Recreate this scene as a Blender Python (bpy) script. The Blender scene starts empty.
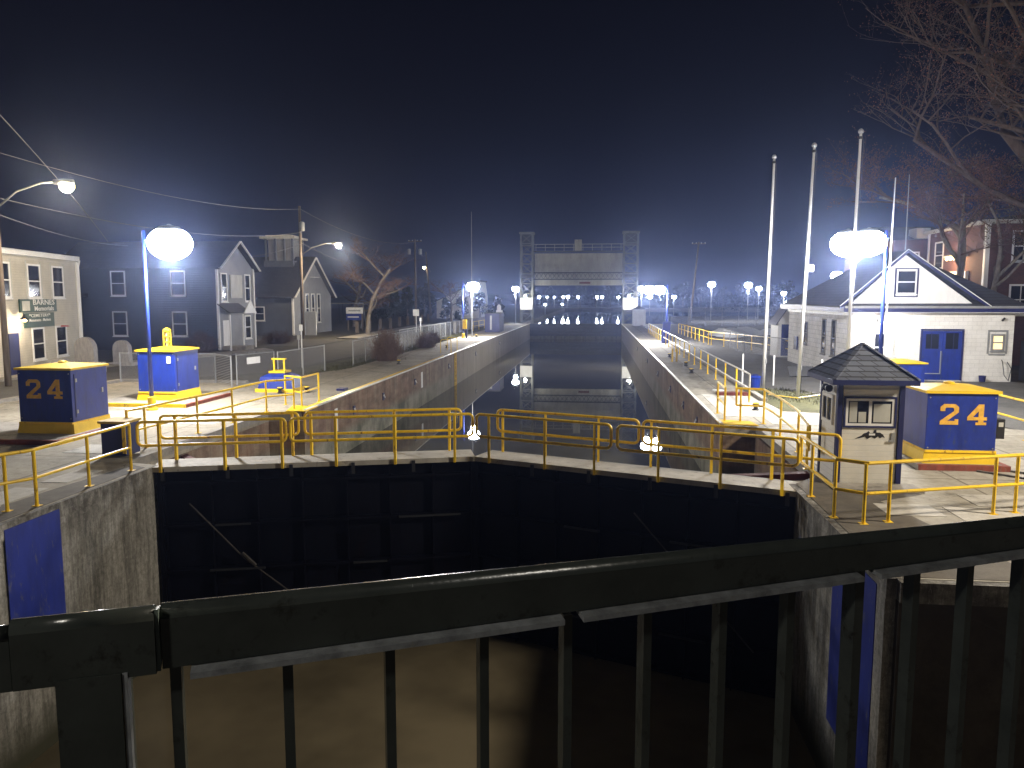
import bpy, bmesh, math, random
from mathutils import Vector, Matrix
random.seed(24)
R = math.radians
SC = bpy.context.scene
COL = SC.collection

# ------------------------------------------------------------------ camera, world, exposure
cam = bpy.data.objects.new('camera', bpy.data.cameras.new('camera')); COL.objects.link(cam)
cam.data.sensor_width = 36; cam.data.lens = 36*775/1024
cam.data.clip_start = 0.05; cam.data.clip_end = 3000
cam.location = (0, 0, 3.9); cam.rotation_euler = (R(90-6.332), 0, R(6.1485))
SC.camera = cam
SC.view_settings.view_transform = 'Standard'; SC.view_settings.look = 'None'
SC.view_settings.exposure = 0; SC.view_settings.gamma = 1
SC.cycles.use_denoising = True
SC.cycles.max_bounces = 6; SC.cycles.diffuse_bounces = 3; SC.cycles.glossy_bounces = 3
SC.cycles.volume_bounces = 0; SC.cycles.transparent_max_bounces = 12
SC.cycles.sample_clamp_indirect = 3; SC.cycles.caustics_reflective = False; SC.cycles.caustics_refractive = False
SC.cycles.use_light_tree = True
W = bpy.data.worlds.new('World'); SC.world = W; W.use_nodes = True
wn = W.node_tree; bg = wn.nodes['Background']
tc = wn.nodes.new('ShaderNodeTexCoord'); sp = wn.nodes.new('ShaderNodeSeparateXYZ'); cr = wn.nodes.new('ShaderNodeValToRGB')
wn.links.new(tc.outputs['Generated'], sp.inputs[0]); wn.links.new(sp.outputs['Z'], cr.inputs[0]); wn.links.new(cr.outputs[0], bg.inputs[0])
cr.color_ramp.interpolation = 'EASE'
e = cr.color_ramp.elements
e[0].position = 0.0; e[0].color = (.0060, .0090, .030, 1)
e[1].position = .5; e[1].color = (.0030, .0030, .0058, 1)
x = e.new(.10); x.color = (.0048, .0066, .0210, 1)
x = e.new(.25); x.color = (.0038, .0044, .0115, 1)
bg.inputs[1].default_value = .6

# ------------------------------------------------------------------ materials
def nd(nt, t, **k):
    n = nt.nodes.new(t)
    for a, b in k.items(): setattr(n, a, b)
    return n
def ramp(nt, src, stops):
    r = nd(nt, 'ShaderNodeValToRGB'); el = r.color_ramp.elements
    while len(el) < len(stops): el.new(.5)
    for q, (p, c) in zip(el, stops):
        q.position = p; q.color = (*c, 1) if len(c) == 3 else c
    nt.links.new(src, r.inputs[0]); return r.outputs[0]
def noise(nt, vec, scale, detail=5, rough=.6):
    n = nd(nt, 'ShaderNodeTexNoise'); n.inputs['Scale'].default_value = scale
    n.inputs['Detail'].default_value = detail; n.inputs['Roughness'].default_value = rough
    nt.links.new(vec, n.inputs['Vector']); return n.outputs['Fac']
def mapping(nt, sc=(1,1,1)):
    g = nd(nt, 'ShaderNodeNewGeometry'); m = nd(nt, 'ShaderNodeMapping'); m.inputs['Scale'].default_value = sc
    nt.links.new(g.outputs['Position'], m.inputs[0]); return m.outputs[0]
def mix(nt, f, a, b, mode='MIX'):
    m = nd(nt, 'ShaderNodeMix', data_type='RGBA', blend_type=mode)
    for i, v in ((0, f), (6, a), (7, b)):
        if hasattr(v, 'node'): nt.links.new(v, m.inputs[i])
        else: m.inputs[i].default_value = v if not isinstance(v, tuple) else ((*v, 1) if len(v) == 3 else v)
    return m.outputs[2]
MATS = {}
def base(name):
    m = bpy.data.materials.new(name); m.use_nodes = True; MATS[name] = m
    return m, m.node_tree, m.node_tree.nodes['Principled BSDF']
def bump(nt, b, h, s=.3, d=.02):
    n = nd(nt, 'ShaderNodeBump'); n.inputs['Strength'].default_value = s; n.inputs['Distance'].default_value = d
    nt.links.new(h, n.inputs['Height']); nt.links.new(n.outputs[0], b.inputs['Normal'])
def paint(name, c, rough=.5, metal=0., var=.25, scale=3., stretch=(1,1,.35), dirt=None, bs=.15):
    m, nt, b = base(name); v = mapping(nt, stretch)
    n = noise(nt, v, scale)
    d = tuple(q*(1-var) for q in c); l = tuple(min(1, q*(1+var*.5)) for q in c)
    col = ramp(nt, n, [(.3, d), (.7, l)])
    if dirt:
        n2 = noise(nt, v, scale*2.7, 8, .7)
        col = mix(nt, ramp(nt, n2, [(.56, (0,0,0)), (.68, (1,1,1))]), col, dirt)
    nt.links.new(col, b.inputs['Base Color']); b.inputs['Roughness'].default_value = rough; b.inputs['Metallic'].default_value = metal
    if bs: bump(nt, b, noise(nt, v, scale*8, 4), bs, .01)
    return m
def emit(name, c, s):
    m, nt, b = base(name); b.inputs['Base Color'].default_value = (.8,.8,.8,1)
    b.inputs['Emission Color'].default_value = (*c, 1); b.inputs['Emission Strength'].default_value = s; return m
def concrete(name, c, var=.35, cracks=True, slab=None):
    m, nt, b = base(name); v = mapping(nt)
    n = noise(nt, v, .55, 8, .7); n2 = noise(nt, v, 5, 8, .65)
    col = ramp(nt, n, [(.32, tuple(q*(1-var) for q in c)), (.5, c), (.68, tuple(q*(1+var*.45) for q in c))])
    col = mix(nt, .55, col, ramp(nt, n2, [(.3, (.42,.40,.37)), (.68, (1,1,1))]), 'MULTIPLY')
    st_ = noise(nt, v, 1.3, 10, .75); col = mix(nt, ramp(nt, st_, [(.56, (0,0,0)), (.66, (.7,.7,.7))]), col, (.07,.06,.05))
    if slab:
        br = nd(nt, 'ShaderNodeTexBrick'); nt.links.new(v, br.inputs['Vector'])
        br.offset = 0; br.inputs['Scale'].default_value = 1; br.inputs['Brick Width'].default_value = slab[0]; br.inputs['Row Height'].default_value = slab[1]
        br.inputs['Mortar Size'].default_value = .028; br.inputs['Mortar Smooth'].default_value = .2
        br.inputs['Color1'].default_value = (1,1,1,1); br.inputs['Color2'].default_value = (.72,.7,.66,1); br.inputs['Mortar'].default_value = (.3,.27,.24,1)
        br.inputs['Bias'].default_value = -.2
        col = mix(nt, .85, col, br.outputs['Color'], 'MULTIPLY')
    if cracks:
        vo = nd(nt, 'ShaderNodeTexVoronoi', feature='DISTANCE_TO_EDGE'); vo.inputs['Scale'].default_value = .45
        nv = nd(nt, 'ShaderNodeTexNoise'); nv.inputs['Scale'].default_value = 2; nt.links.new(v, nv.inputs['Vector'])
        vm = mix(nt, .25, v, nv.outputs['Color'], 'ADD'); nt.links.new(vm, vo.inputs['Vector'])
        col = mix(nt, ramp(nt, vo.outputs['Distance'], [(.0, (.6,.6,.6)), (.006, (0,0,0))]), col, (.06,.05,.045))
    nt.links.new(col, b.inputs['Base Color']); b.inputs['Roughness'].default_value = .85
    bump(nt, b, noise(nt, v, 14, 8, .7), .35, .015); return m
def siding(name, c, step=.13, rough=.7):
    m, nt, b = base(name); v = mapping(nt)
    s = nd(nt, 'ShaderNodeSeparateXYZ'); nt.links.new(v, s.inputs[0])
    a = nd(nt, 'ShaderNodeMath', operation='DIVIDE'); nt.links.new(s.outputs['Z'], a.inputs[0]); a.inputs[1].default_value = step
    f = nd(nt, 'ShaderNodeMath', operation='FRACT'); nt.links.new(a.outputs[0], f.inputs[0])
    col = ramp(nt, noise(nt, v, 1.2), [(.3, tuple(q*.8 for q in c)), (.7, c)])
    col = mix(nt, .5, col, ramp(nt, f.outputs[0], [(.0, (.35,.35,.35)), (.12, (1,1,1))]), 'MULTIPLY')
    nt.links.new(col, b.inputs['Base Color']); b.inputs['Roughness'].default_value = rough
    bump(nt, b, f.outputs[0], .6, .02); return m
def bricks(name, c1, c2, mortar, w=.22, h=.075, axis='XZ', bs=.4):
    m, nt, b = base(name); g = nd(nt, 'ShaderNodeNewGeometry'); s = nd(nt, 'ShaderNodeSeparateXYZ'); cb = nd(nt, 'ShaderNodeCombineXYZ')
    nt.links.new(g.outputs['Position'], s.inputs[0])
    ad = nd(nt, 'ShaderNodeMath', operation='ADD'); nt.links.new(s.outputs['X'], ad.inputs[0]); nt.links.new(s.outputs['Y'], ad.inputs[1])
    nt.links.new(ad.outputs[0], cb.inputs[0]); nt.links.new(s.outputs['Z'], cb.inputs[1])
    br = nd(nt, 'ShaderNodeTexBrick'); nt.links.new(cb.outputs[0], br.inputs['Vector']); br.inputs['Scale'].default_value = 1
    br.inputs['Brick Width'].default_value = w; br.inputs['Row Height'].default_value = h; br.inputs['Mortar Size'].default_value = .008 if h < .1 else .012
    for k, v in (('Color1', c1), ('Color2', c2), ('Mortar', mortar)): br.inputs[k].default_value = (*v, 1)
    vv = mapping(nt); col = mix(nt, .6, br.outputs['Color'], ramp(nt, noise(nt, vv, 1.0, 6), [(.3, (.68,.66,.64)), (.62, (1,1,1))]), 'MULTIPLY')
    nt.links.new(col, b.inputs['Base Color']); b.inputs['Roughness'].default_value = .8
    inv = nd(nt, 'ShaderNodeMath', operation='SUBTRACT'); inv.inputs[0].default_value = 1; nt.links.new(br.outputs['Fac'], inv.inputs[1])
    bump(nt, b, inv.outputs[0], bs, .01); return m

def wall_mat(name, mode):
    m, nt, b = base(name); v = mapping(nt)
    st = mapping(nt, (1, 1, .12)); n = noise(nt, st, .8 if mode == 'chamber' else 2.4, 10, .8); n2 = noise(nt, v, .5, 6, .65)
    s = nd(nt, 'ShaderNodeSeparateXYZ'); nt.links.new(v, s.inputs[0])
    if mode == 'chamber':
        col = ramp(nt, n, [(.28, (.06,.04,.028)), (.45, (.18,.11,.075)), (.58, (.25,.19,.135)), (.75, (.36,.32,.25))])
        col = mix(nt, .8, col, ramp(nt, noise(nt, mapping(nt, (1,.6,1.6)), 1.1, 9, .75), [(.36, (.35,.32,.28)), (.6, (1.15,1.12,1.08))]), 'MULTIPLY')
        green = ramp(nt, n2, [(.38, (.07,.072,.045)), (.6, (.27,.255,.20))])
        # tide band: the wall below about z = -1.35 is often under water
        ma = nd(nt, 'ShaderNodeMapRange'); ma.inputs[1].default_value = -1.15; ma.inputs[2].default_value = -1.55
        nt.links.new(s.outputs['Z'], ma.inputs[0])
        col = mix(nt, ma.outputs[0], col, green)
        fr = nd(nt, 'ShaderNodeMath', operation='DIVIDE'); nt.links.new(s.outputs['Y'], fr.inputs[0]); fr.inputs[1].default_value = 9.4
        f2 = nd(nt, 'ShaderNodeMath', operation='FRACT'); nt.links.new(fr.outputs[0], f2.inputs[0])
        col = mix(nt, 1, col, ramp(nt, f2.outputs[0], [(.0, (.25,.23,.2)), (.007, (1,1,1))]), 'MULTIPLY')
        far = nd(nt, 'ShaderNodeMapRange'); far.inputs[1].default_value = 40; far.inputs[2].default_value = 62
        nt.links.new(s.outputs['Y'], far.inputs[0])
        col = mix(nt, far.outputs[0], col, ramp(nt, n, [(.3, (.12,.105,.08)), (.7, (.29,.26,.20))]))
    else:
        col = ramp(nt, n, [(.33, (.035,.034,.03)), (.44, (.17,.165,.15)), (.53, (.32,.31,.285)), (.70, (.52,.51,.48))])
        col = mix(nt, .8, col, ramp(nt, noise(nt, v, 9, 8, .8), [(.35, (.4,.4,.38)), (.6, (1.1,1.1,1.1))]), 'MULTIPLY')
        top = nd(nt, 'ShaderNodeMapRange'); top.inputs[1].default_value = -.9; top.inputs[2].default_value = 0; nt.links.new(s.outputs['Z'], top.inputs[0])
        k = nd(nt, 'ShaderNodeMath', operation='MULTIPLY'); nt.links.new(top.outputs[0], k.inputs[0]); nt.links.new(ramp(nt, noise(nt, v, 2.2, 8, .75), [(.4, (0,0,0)), (.6, (1,1,1))]), k.inputs[1])
        col = mix(nt, k.outputs[0], col, (.045,.037,.03))
        # white scrapes
        w = nd(nt, 'ShaderNodeTexNoise'); w.inputs['Scale'].default_value = 3.5; w.inputs['Detail'].default_value = 2; w.inputs['Distortion'].default_value = 3
        nt.links.new(mapping(nt, (1, .9, .35)), w.inputs['Vector'])
        col = mix(nt, ramp(nt, w.outputs['Fac'], [(.495, (0,0,0)), (.5, (.45,.45,.45)), (.505, (0,0,0))]), col, (.55,.53,.5))
        low = nd(nt, 'ShaderNodeMapRange'); low.inputs[1].default_value = -3.6; low.inputs[2].default_value = -4.4; nt.links.new(s.outputs['Z'], low.inputs[0])
        col = mix(nt, low.outputs[0], col, (.05,.05,.03))
    nt.links.new(col, b.inputs['Base Color']); b.inputs['Roughness'].default_value = .8
    bump(nt, b, noise(nt, mapping(nt, (1,1,.5)), 6, 8, .75), .5, .03); return m

M = {}
M['deck'] = concrete('deck_concrete', (.37,.335,.27), slab=(3.1, 4.4))
M['deck2'] = concrete('plaza_concrete', (.42,.395,.34), slab=(2.6, 2.9))
M['patch'] = concrete('patch_concrete', (.55,.53,.49), .2, False)
M['copeconc'] = concrete('rough_concrete', (.13,.115,.095), .6)
M['road'] = concrete('asphalt', (.075,.072,.068), .3)
M['drive'] = concrete('drive_asphalt', (.12,.117,.112), .3)
M['kerb'] = concrete('kerb_concrete', (.30,.28,.25), .3, False)
M['darkwall'] = concrete('shaded_stained_concrete', (.05,.042,.036), .6)
M['cwall'] = wall_mat('chamber_wall', 'chamber'); M['nwall'] = wall_mat('approach_wall', 'near')
M['yellow'] = paint('yellow_paint', (.95,.62,.022), .35, var=.15, dirt=(.28,.14,.03))
M['yellowclean'] = paint('yellow_lid_paint', (.78,.52,.015), .45, var=.12)
M['worn'] = paint('worn_yellow_paint', (.55,.36,.03), .6, var=.3, scale=5, dirt=(.2,.17,.13))
M['blue'] = paint('blue_paint', (.008,.028,.25), .40, var=.35, scale=4, dirt=(.03,.05,.16), bs=.12)
M['wallblue'] = paint('blue_wall_paint', (.012,.028,.26), .6, var=.3, dirt=(.08,.09,.18))
M['navy'] = paint('navy_trim', (.008,.012,.085), .5, var=.2)
M['redkerb'] = paint('red_kerb_paint', (.22,.05,.03), .8, var=.4, scale=6, dirt=(.15,.12,.1))
M['redsteel'] = paint('red_steel', (.12,.018,.012), .8, var=.4)
M['gate'] = paint('gate_steel', (.0020,.0023,.006), .55, metal=0, var=.5, scale=1.4, dirt=(.004,.002,.003), bs=.3)
M['rust'] = paint('rusty_edge', (.13,.12,.11), .7, var=.6, scale=4)
MATS['gate_steel'].node_tree.nodes['Principled BSDF'].inputs['Specular IOR Level'].default_value = .12
M['oldrod'] = paint('old_rod', (.05,.045,.042), .6, var=.5)
M['jointp'] = paint('joint_plate_paint', (.16,.20,.17), .5, var=.3)
M['shrubtwig'] = paint('shrub_twig', (.17,.11,.08), .9, var=.4, bs=0)
M['walk'] = paint('walkway_plate', (.42,.40,.36), .7, var=.3, scale=2, stretch=(1,1,1), dirt=(.2,.18,.15))
M['steel'] = paint('galvanised_steel', (.36,.37,.38), .45, metal=.5, var=.2)
M['darksteel'] = paint('dark_steel', (.03,.032,.036), .5, metal=.3, var=.3)
M['cope'] = paint('coping_steel', (.70,.68,.62), .35, metal=.1, var=.3, scale=2, stretch=(1,.3,1))
M['towerp'] = paint('tower_paint', (.15,.16,.15), .6, var=.25)
M['trussp'] = paint('truss_paint', (.035,.04,.045), .6, var=.25)
M['plate'] = paint('lift_gate_plate', (.34,.34,.29), .6, var=.25, scale=1.2, dirt=(.22,.2,.15))
M['ugate'] = paint('upper_gate_steel', (.025,.035,.07), .5, var=.6, scale=2.2, stretch=(1,1,2), dirt=(.14,.15,.15))
M['white'] = paint('white_paint', (.78,.78,.78), .5, var=.1)
M['cream'] = siding('cream_clapboard', (.60,.56,.47))
M['greyside'] = siding('shaded_blue_grey_clapboard', (.035,.04,.06))  # darker copy for the unlit long wall, shade put into the colour
M['litside'] = siding('lit_grey_clapboard', (.26,.27,.29))  # paler copy of the house grey, light on the fronts put into the colour
M['churchside'] = siding('grey_clapboard', (.10,.115,.15))
M['boothside'] = siding('booth_siding', (.86,.84,.78), .12)
M['boothwhite'] = siding('booth_white_siding', (.80,.80,.80), .12)
M['brick'] = bricks('red_brick', (.11,.036,.03), (.08,.026,.024), (.09,.065,.06))
M['block'] = bricks('painted_block', (.76,.745,.72), (.72,.705,.68), (.63,.62,.60), .42, .2)
M['stone'] = bricks('painted_stone', (.80,.78,.76), (.70,.69,.67), (.48,.48,.48), .5, .24, bs=1)
M['shingle'] = bricks('grey_shingle', (.15,.165,.20), (.085,.095,.12), (.03,.03,.032), .3, .1)
M['roof'] = bricks('dark_roof', (.05,.052,.065), (.035,.038,.05), (.02,.02,.025), .4, .14)
M['wood'] = paint('weathered_wood', (.16,.125,.095), .85, var=.4, scale=2, stretch=(4,4,.4))
M['bark'] = paint('bark', (.19,.165,.135), .9, var=.5, scale=3, stretch=(2,2,.5), bs=.6)
M['palebark'] = paint('pale_bark', (.085,.06,.05), .9, var=.5, scale=3, stretch=(2,2,.5), bs=.6)
M['twig'] = paint('twig', (.085,.048,.034), .9, var=.4, bs=0)
M['leafbrown'] = paint('rusty_leaves', (.17,.07,.04), .8, var=.6, scale=1.5, bs=0)
M['leafolive'] = paint('olive_leaves', (.11,.10,.05), .8, var=.6, scale=1.5, bs=0)
M['ever'] = paint('dark_evergreen', (.025,.035,.022), .85, var=.6, scale=2, bs=0)
M['grave'] = paint('grey_granite', (.32,.31,.31), .55, var=.3, scale=8)
M['black'] = paint('black_paint', (.012,.012,.013), .45, var=.3)
M['green'] = paint('dark_green_sign', (.012,.05,.03), .5, var=.2)
M['red'] = paint('red_paint', (.5,.02,.015), .5, var=.2)
M['lettering'] = paint('white_lettering', (.75,.74,.70), .5, var=.05, bs=0)
M['numeral'] = paint('yellow_numeral', (.72,.40,.05), .6, var=.25, scale=9, stretch=(1,1,1), bs=0)
M['snow'] = paint('white_tarp', (.78,.80,.84), .7, var=.1)
M['curtain'] = paint('pale_blind', (.5,.5,.46), .8, var=.2)
M['handrail'] = paint('dark_green_rail', (.045,.052,.048), .22, metal=0, var=.3, scale=9, stretch=(1,1,1), dirt=(.02,.02,.018), bs=.06)
M['flange'] = paint('worn_flange', (.36,.38,.40), .3, metal=.3, var=.5, scale=30, stretch=(1,1,1), dirt=(.3,.3,.28))
M['wire'] = paint('wire', (.10,.10,.11), .5, bs=0)
M['glow'] = emit('flood_lens', (.86,.91,1.0), 90)
M['glowfar'] = emit('far_flood_lens', (.86,.92,1.0), 45)
M['glowwarm'] = emit('sodium_lens', (1.0,.78,.42), 60)
M['glowwin'] = emit('lit_window', (1.0,.62,.10), 1.1)
M['glowporch'] = emit('porch_bulb', (1.0,.66,.30), 25)
def glass(name, c, r):
    m, nt, b = base(name); b.inputs['Base Color'].default_value = (*c, 1); b.inputs['Roughness'].default_value = r
    b.inputs['IOR'].default_value = 1.5; return m
M['glass'] = glass('dark_window_glass', (.012,.014,.022), .06)
def water(name, c, rough, bs, sc):
    m, nt, b = base(name); v = mapping(nt); b.inputs['Roughness'].default_value = rough; b.inputs['IOR'].default_value = 1.33
    col = ramp(nt, noise(nt, v, .25, 4), [(.35, tuple(q*.65 for q in c)), (.65, tuple(q*1.25 for q in c))]); nt.links.new(col, b.inputs['Base Color'])
    bump(nt, b, noise(nt, mapping(nt, (1, .55, 1)), sc, 3, .5), bs, .03); return m
M['wchamber'] = water('chamber_water', (.06,.056,.042), .015, .006, .8)
M['wlow'] = water('lower_water', (.19,.16,.105), .10, .3, 1.6)
M['wup'] = water('upper_water', (.03,.033,.035), .03, .02, .5)
def grass_mat(name, a, b_, c_):
    m, nt, b = base(name); v = mapping(nt)
    col = ramp(nt, noise(nt, v, 1.1, 10, .75), [(.3, a), (.5, b_), (.7, c_)]); nt.links.new(col, b.inputs['Base Color']); b.inputs['Roughness'].default_value = .95
    bump(nt, b, noise(nt, v, 20, 6, .8), .8, .05); return m
M['grass'] = grass_mat('dry_grass', (.035,.035,.016), (.07,.07,.03), (.12,.11,.05))
M['ground'] = grass_mat('dark_ground', (.025,.025,.018), (.05,.047,.033), (.08,.072,.055))
def fence_mat():
    m, nt, b = base('chain_link'); g = nd(nt, 'ShaderNodeNewGeometry'); s = nd(nt, 'ShaderNodeSeparateXYZ'); nt.links.new(g.outputs['Position'], s.inputs[0])
    h = nd(nt, 'ShaderNodeMath', operation='ADD'); nt.links.new(s.outputs['X'], h.inputs[0]); nt.links.new(s.outputs['Y'], h.inputs[1])
    outs = []
    for op in ('ADD', 'SUBTRACT'):
        a = nd(nt, 'ShaderNodeMath', operation=op); nt.links.new(h.outputs[0], a.inputs[0]); nt.links.new(s.outputs['Z'], a.inputs[1])
        d = nd(nt, 'ShaderNodeMath', operation='DIVIDE'); nt.links.new(a.outputs[0], d.inputs[0]); d.inputs[1].default_value = .075
        f = nd(nt, 'ShaderNodeMath', operation='FRACT'); nt.links.new(d.outputs[0], f.inputs[0])
        l = nd(nt, 'ShaderNodeMath', operation='LESS_THAN'); nt.links.new(f.outputs[0], l.inputs[0]); l.inputs[1].default_value = .085; outs.append(l.outputs[0])
    mx = nd(nt, 'ShaderNodeMath', operation='MAXIMUM'); nt.links.new(outs[0], mx.inputs[0]); nt.links.new(outs[1], mx.inputs[1])
    nt.links.new(mx.outputs[0], b.inputs['Alpha']); b.inputs['Base Color'].default_value = (.42,.43,.44,1); b.inputs['Metallic'].default_value = .3; b.inputs['Roughness'].default_value = .5
    return m
M['mesh'] = fence_mat()

# ------------------------------------------------------------------ mesh builder
def V(*a): return Vector(a if len(a) > 1 else a[0])
class MB:
    def __init__(s): s.v = []; s.f = []
    def add(s, vs, fs):
        o = len(s.v); s.v += [tuple(q) for q in vs]; s.f += [tuple(i+o for i in f) for f in fs]; return s
    def box(s, x0, x1, y0, y1, z0, z1):
        return s.add([(x0,y0,z0),(x1,y0,z0),(x1,y1,z0),(x0,y1,z0),(x0,y0,z1),(x1,y0,z1),(x1,y1,z1),(x0,y1,z1)],
                     [(3,2,1,0),(4,5,6,7),(0,1,5,4),(1,2,6,5),(2,3,7,6),(3,0,4,7)])
    def prism(s, poly, z0, z1):          # poly in xy, counter-clockwise
        n = len(poly)
        return s.add([(x,y,z0) for x,y in poly]+[(x,y,z1) for x,y in poly],
                     [tuple(range(n))[::-1], tuple(range(n,2*n))]+[(i,(i+1)%n,n+(i+1)%n,n+i) for i in range(n)])
    def slab(s, o, ux, uy, poly, t):     # poly in a plane (o,ux,uy), thickness t along the normal
        o = V(o); ux = V(ux); uy = V(uy); n = ux.cross(uy).normalized()*t; k = len(poly)
        a = [o+ux*p+uy*q for p,q in poly]
        return s.add(a+[q+n for q in a], [tuple(range(k))[::-1], tuple(range(k,2*k))]+[(i,(i+1)%k,k+(i+1)%k,k+i) for i in range(k)])
    def bar(s, a, b, w, h=None, up=(0,0,1)):
        a = V(a); b = V(b); h = h or w; d = (b-a).normalized(); u = V(up)
        if abs(d.dot(u)) > .98: u = V(1,0,0)
        sd = d.cross(u).normalized()*w/2; uu = sd.cross(d).normalized()*h/2
        r = []
        for p in (a, b): r += [p-sd-uu, p+sd-uu, p+sd+uu, p-sd+uu]
        return s.add(r, [(0,1,2,3)[::-1],(4,5,6,7),(0,1,5,4),(1,2,6,5),(2,3,7,6),(3,0,4,7)])
    def tube(s, pts, r, n=8, r1=None, caps=True):
        pts = [V(p) for p in pts]; m = len(pts)
        if r1 is None: r1 = r
        prev = None; vs = []
        for i, p in enumerate(pts):
            d = (pts[min(i+1,m-1)]-pts[max(i-1,0)])
            if d.length < 1e-6: d = V(0,0,1)
            d.normalize()
            if prev is None: u = V(1,0,0) if abs(d.z) > .9 else V(0,0,1)
            else: u = prev
            u = (u-d*u.dot(d)).normalized(); prev = u; w = d.cross(u)
            rr = r+(r1-r)*i/max(1,m-1)
            vs += [p+(u*math.cos(6.28318*k/n)+w*math.sin(6.28318*k/n))*rr for k in range(n)]
        fs = [(i*n+k, i*n+(k+1)%n, (i+1)*n+(k+1)%n, (i+1)*n+k) for i in range(m-1) for k in range(n)]
        if caps: fs += [tuple(range(n))[::-1], tuple((m-1)*n+k for k in range(n))]
        return s.add(vs, fs)
    def lathe(s, c, prof, n=16, axis='Z'):
        vs = []; m = len(prof)
        for r, z in prof:
            for k in range(n):
                a = 6.28318*k/n
                vs.append((c[0]+r*math.cos(a), c[1]+r*math.sin(a), c[2]+z) if axis == 'Z' else (c[0]+r*math.cos(a), c[1]+z, c[2]+r*math.sin(a)))
        fs = [(i*n+k, i*n+(k+1)%n, (i+1)*n+(k+1)%n, (i+1)*n+k) for i in range(m-1) for k in range(n)]
        fs += [tuple(range(n))[::-1], tuple((m-1)*n+k for k in range(n))]
        return s.add(vs, fs)
    def quad(s, *p): return s.add(p, [tuple(range(len(p)))])
    def build(s, name, mat, parent=None, smooth=False, bevel=0):
        me = bpy.data.meshes.new(name)
        if parent:
            r = parent; off = V(0,0,0)
            while r: off += r.location; r = r.parent
        else:
            n = len(s.v); off = V(sum(q[0] for q in s.v)/n, sum(q[1] for q in s.v)/n, min(q[2] for q in s.v))
        me.from_pydata([(a-off.x, b-off.y, c-off.z) for a,b,c in s.v], [], s.f); me.update()
        bm = bmesh.new(); bm.from_mesh(me); bmesh.ops.recalc_face_normals(bm, faces=bm.faces); bm.to_mesh(me); bm.free()
        me.materials.append(M[mat])
        if smooth:
            for p in me.polygons: p.use_smooth = True
        o = bpy.data.objects.new(name, me); COL.objects.link(o)
        if parent: o.parent = parent
        else: o.location = off
        if bevel:
            b = o.modifiers.new('bevel', 'BEVEL'); b.width = bevel; b.segments = 2; b.limit_method = 'ANGLE'
        return o
def tag(o, label=None, cat=None, group=None, kind=None):
    for k, v in (('label', label), ('category', cat), ('group', group), ('kind', kind)):
        if v: o[k] = v
    return o
def thing(name, loc, label, cat, group=None):
    o = bpy.data.objects.new(name, None); COL.objects.link(o); o.location = loc; o.empty_display_size = .2
    return tag(o, label, cat, group)
def struct(name, mb, mat, **k): return tag(mb.build(name, mat, **k), kind='structure')
def copy_tree(o, loc=None, parent=None):
    c = o.copy(); COL.objects.link(c); c.parent = parent
    if loc is not None: c.location = loc
    for ch in list(o.children): copy_tree(ch, None, c)
    return c
def light(name, loc, w, col=(.86,.92,1), r=.15, parent=None, spot=None):
    l = bpy.data.lights.new(name, 'SPOT' if spot else 'POINT'); l.energy = w; l.color = col; l.shadow_soft_size = r
    o = bpy.data.objects.new(name, l); COL.objects.link(o)
    if spot:
        l.spot_size = spot[0]; l.spot_blend = .8; o.rotation_euler = spot[1]
    if parent:
        p = V(0,0,0); r_ = parent
        while r_: p += r_.location; r_ = r_.parent
        o.parent = parent; o.location = V(loc)-p
    else: o.location = loc
    return o
def text(name, s, size, o, ux, mat, parent, uy=(0,0,1), ext=.01, align='CENTER', sx=1., off=.004):
    cu = bpy.data.curves.new(name, 'FONT'); cu.body = s; cu.size = size; cu.extrude = ext/2; cu.align_x = align; cu.align_y = 'CENTER'; cu.resolution_u = 2; cu.offset = off*size
    t = bpy.data.objects.new(name, cu); COL.objects.link(t)
    dg = bpy.context.evaluated_depsgraph_get(); me = bpy.data.meshes.new_from_object(t.evaluated_get(dg))
    bpy.data.objects.remove(t)
    ux = V(ux).normalized(); uy = V(uy).normalized(); n = ux.cross(uy)
    p = V(0,0,0); r_ = parent
    while r_: p += r_.location; r_ = r_.parent
    for v in me.vertices:
        c = v.co.copy(); v.co = V(o)+ux*c.x*sx+uy*c.y+n*c.z-p
    me.materials.clear(); me.materials.append(M[mat])
    ob = bpy.data.objects.new(name, me); COL.objects.link(ob); ob.parent = parent; return ob

# ------------------------------------------------------------------ setting: ground, water, lock walls
WL, WR = -9.95, 3.85
struct('lock_deck', MB().prism([(-22,25.5),(-22,34),(-16,34),(-13.6,42),(-13.6,118),(WL-.14,118),(WL-.14,25.6),(-11.1,25.2),(-11.1,17.1),(-10.24,16.9),(-10.34,9.5),(-22,9.5)][::-1], -.3, 0), 'deck')
struct('lock_deck', MB().prism([(4.1,11.0),(13,11.0),(13,24),(9.2,26.5),(6.3,30),(6.3,118),(WR+.14,118),(WR+.14,24.2),(4.98,24.0),(4.98,17),(4.24,16.6),(4.24,11.0)][1:], -.3, 0), 'deck2')
struct('chamber_wall', MB().prism([(WL,25.5),(WL,119),(-16,119),(-16,17.0),(-11.1,17.0),(-11.1,25.2)], -7, -.302), 'cwall')
struct('approach_wall', MB().prism([(-10.2,16.9),(-11.1,16.998),(-16,16.998),(-16,9.5),(-10.25,9.5)], -7, -.302), 'nwall')
struct('chamber_wall', MB().prism([(WR,24.1),(4.9,24.1),(4.9,16.8),(9,16.8),(9,119),(WR,119)], -7, -.302), 'cwall')
struct('approach_wall', MB().prism([(4.1,16.798),(4.1,11.02),(26,11.02),(26,16.798)], -7, -.302), 'nwall')
struct('plaza', MB().box(13.002,26,11.02,24,-.3,-.002), 'deck2')
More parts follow.
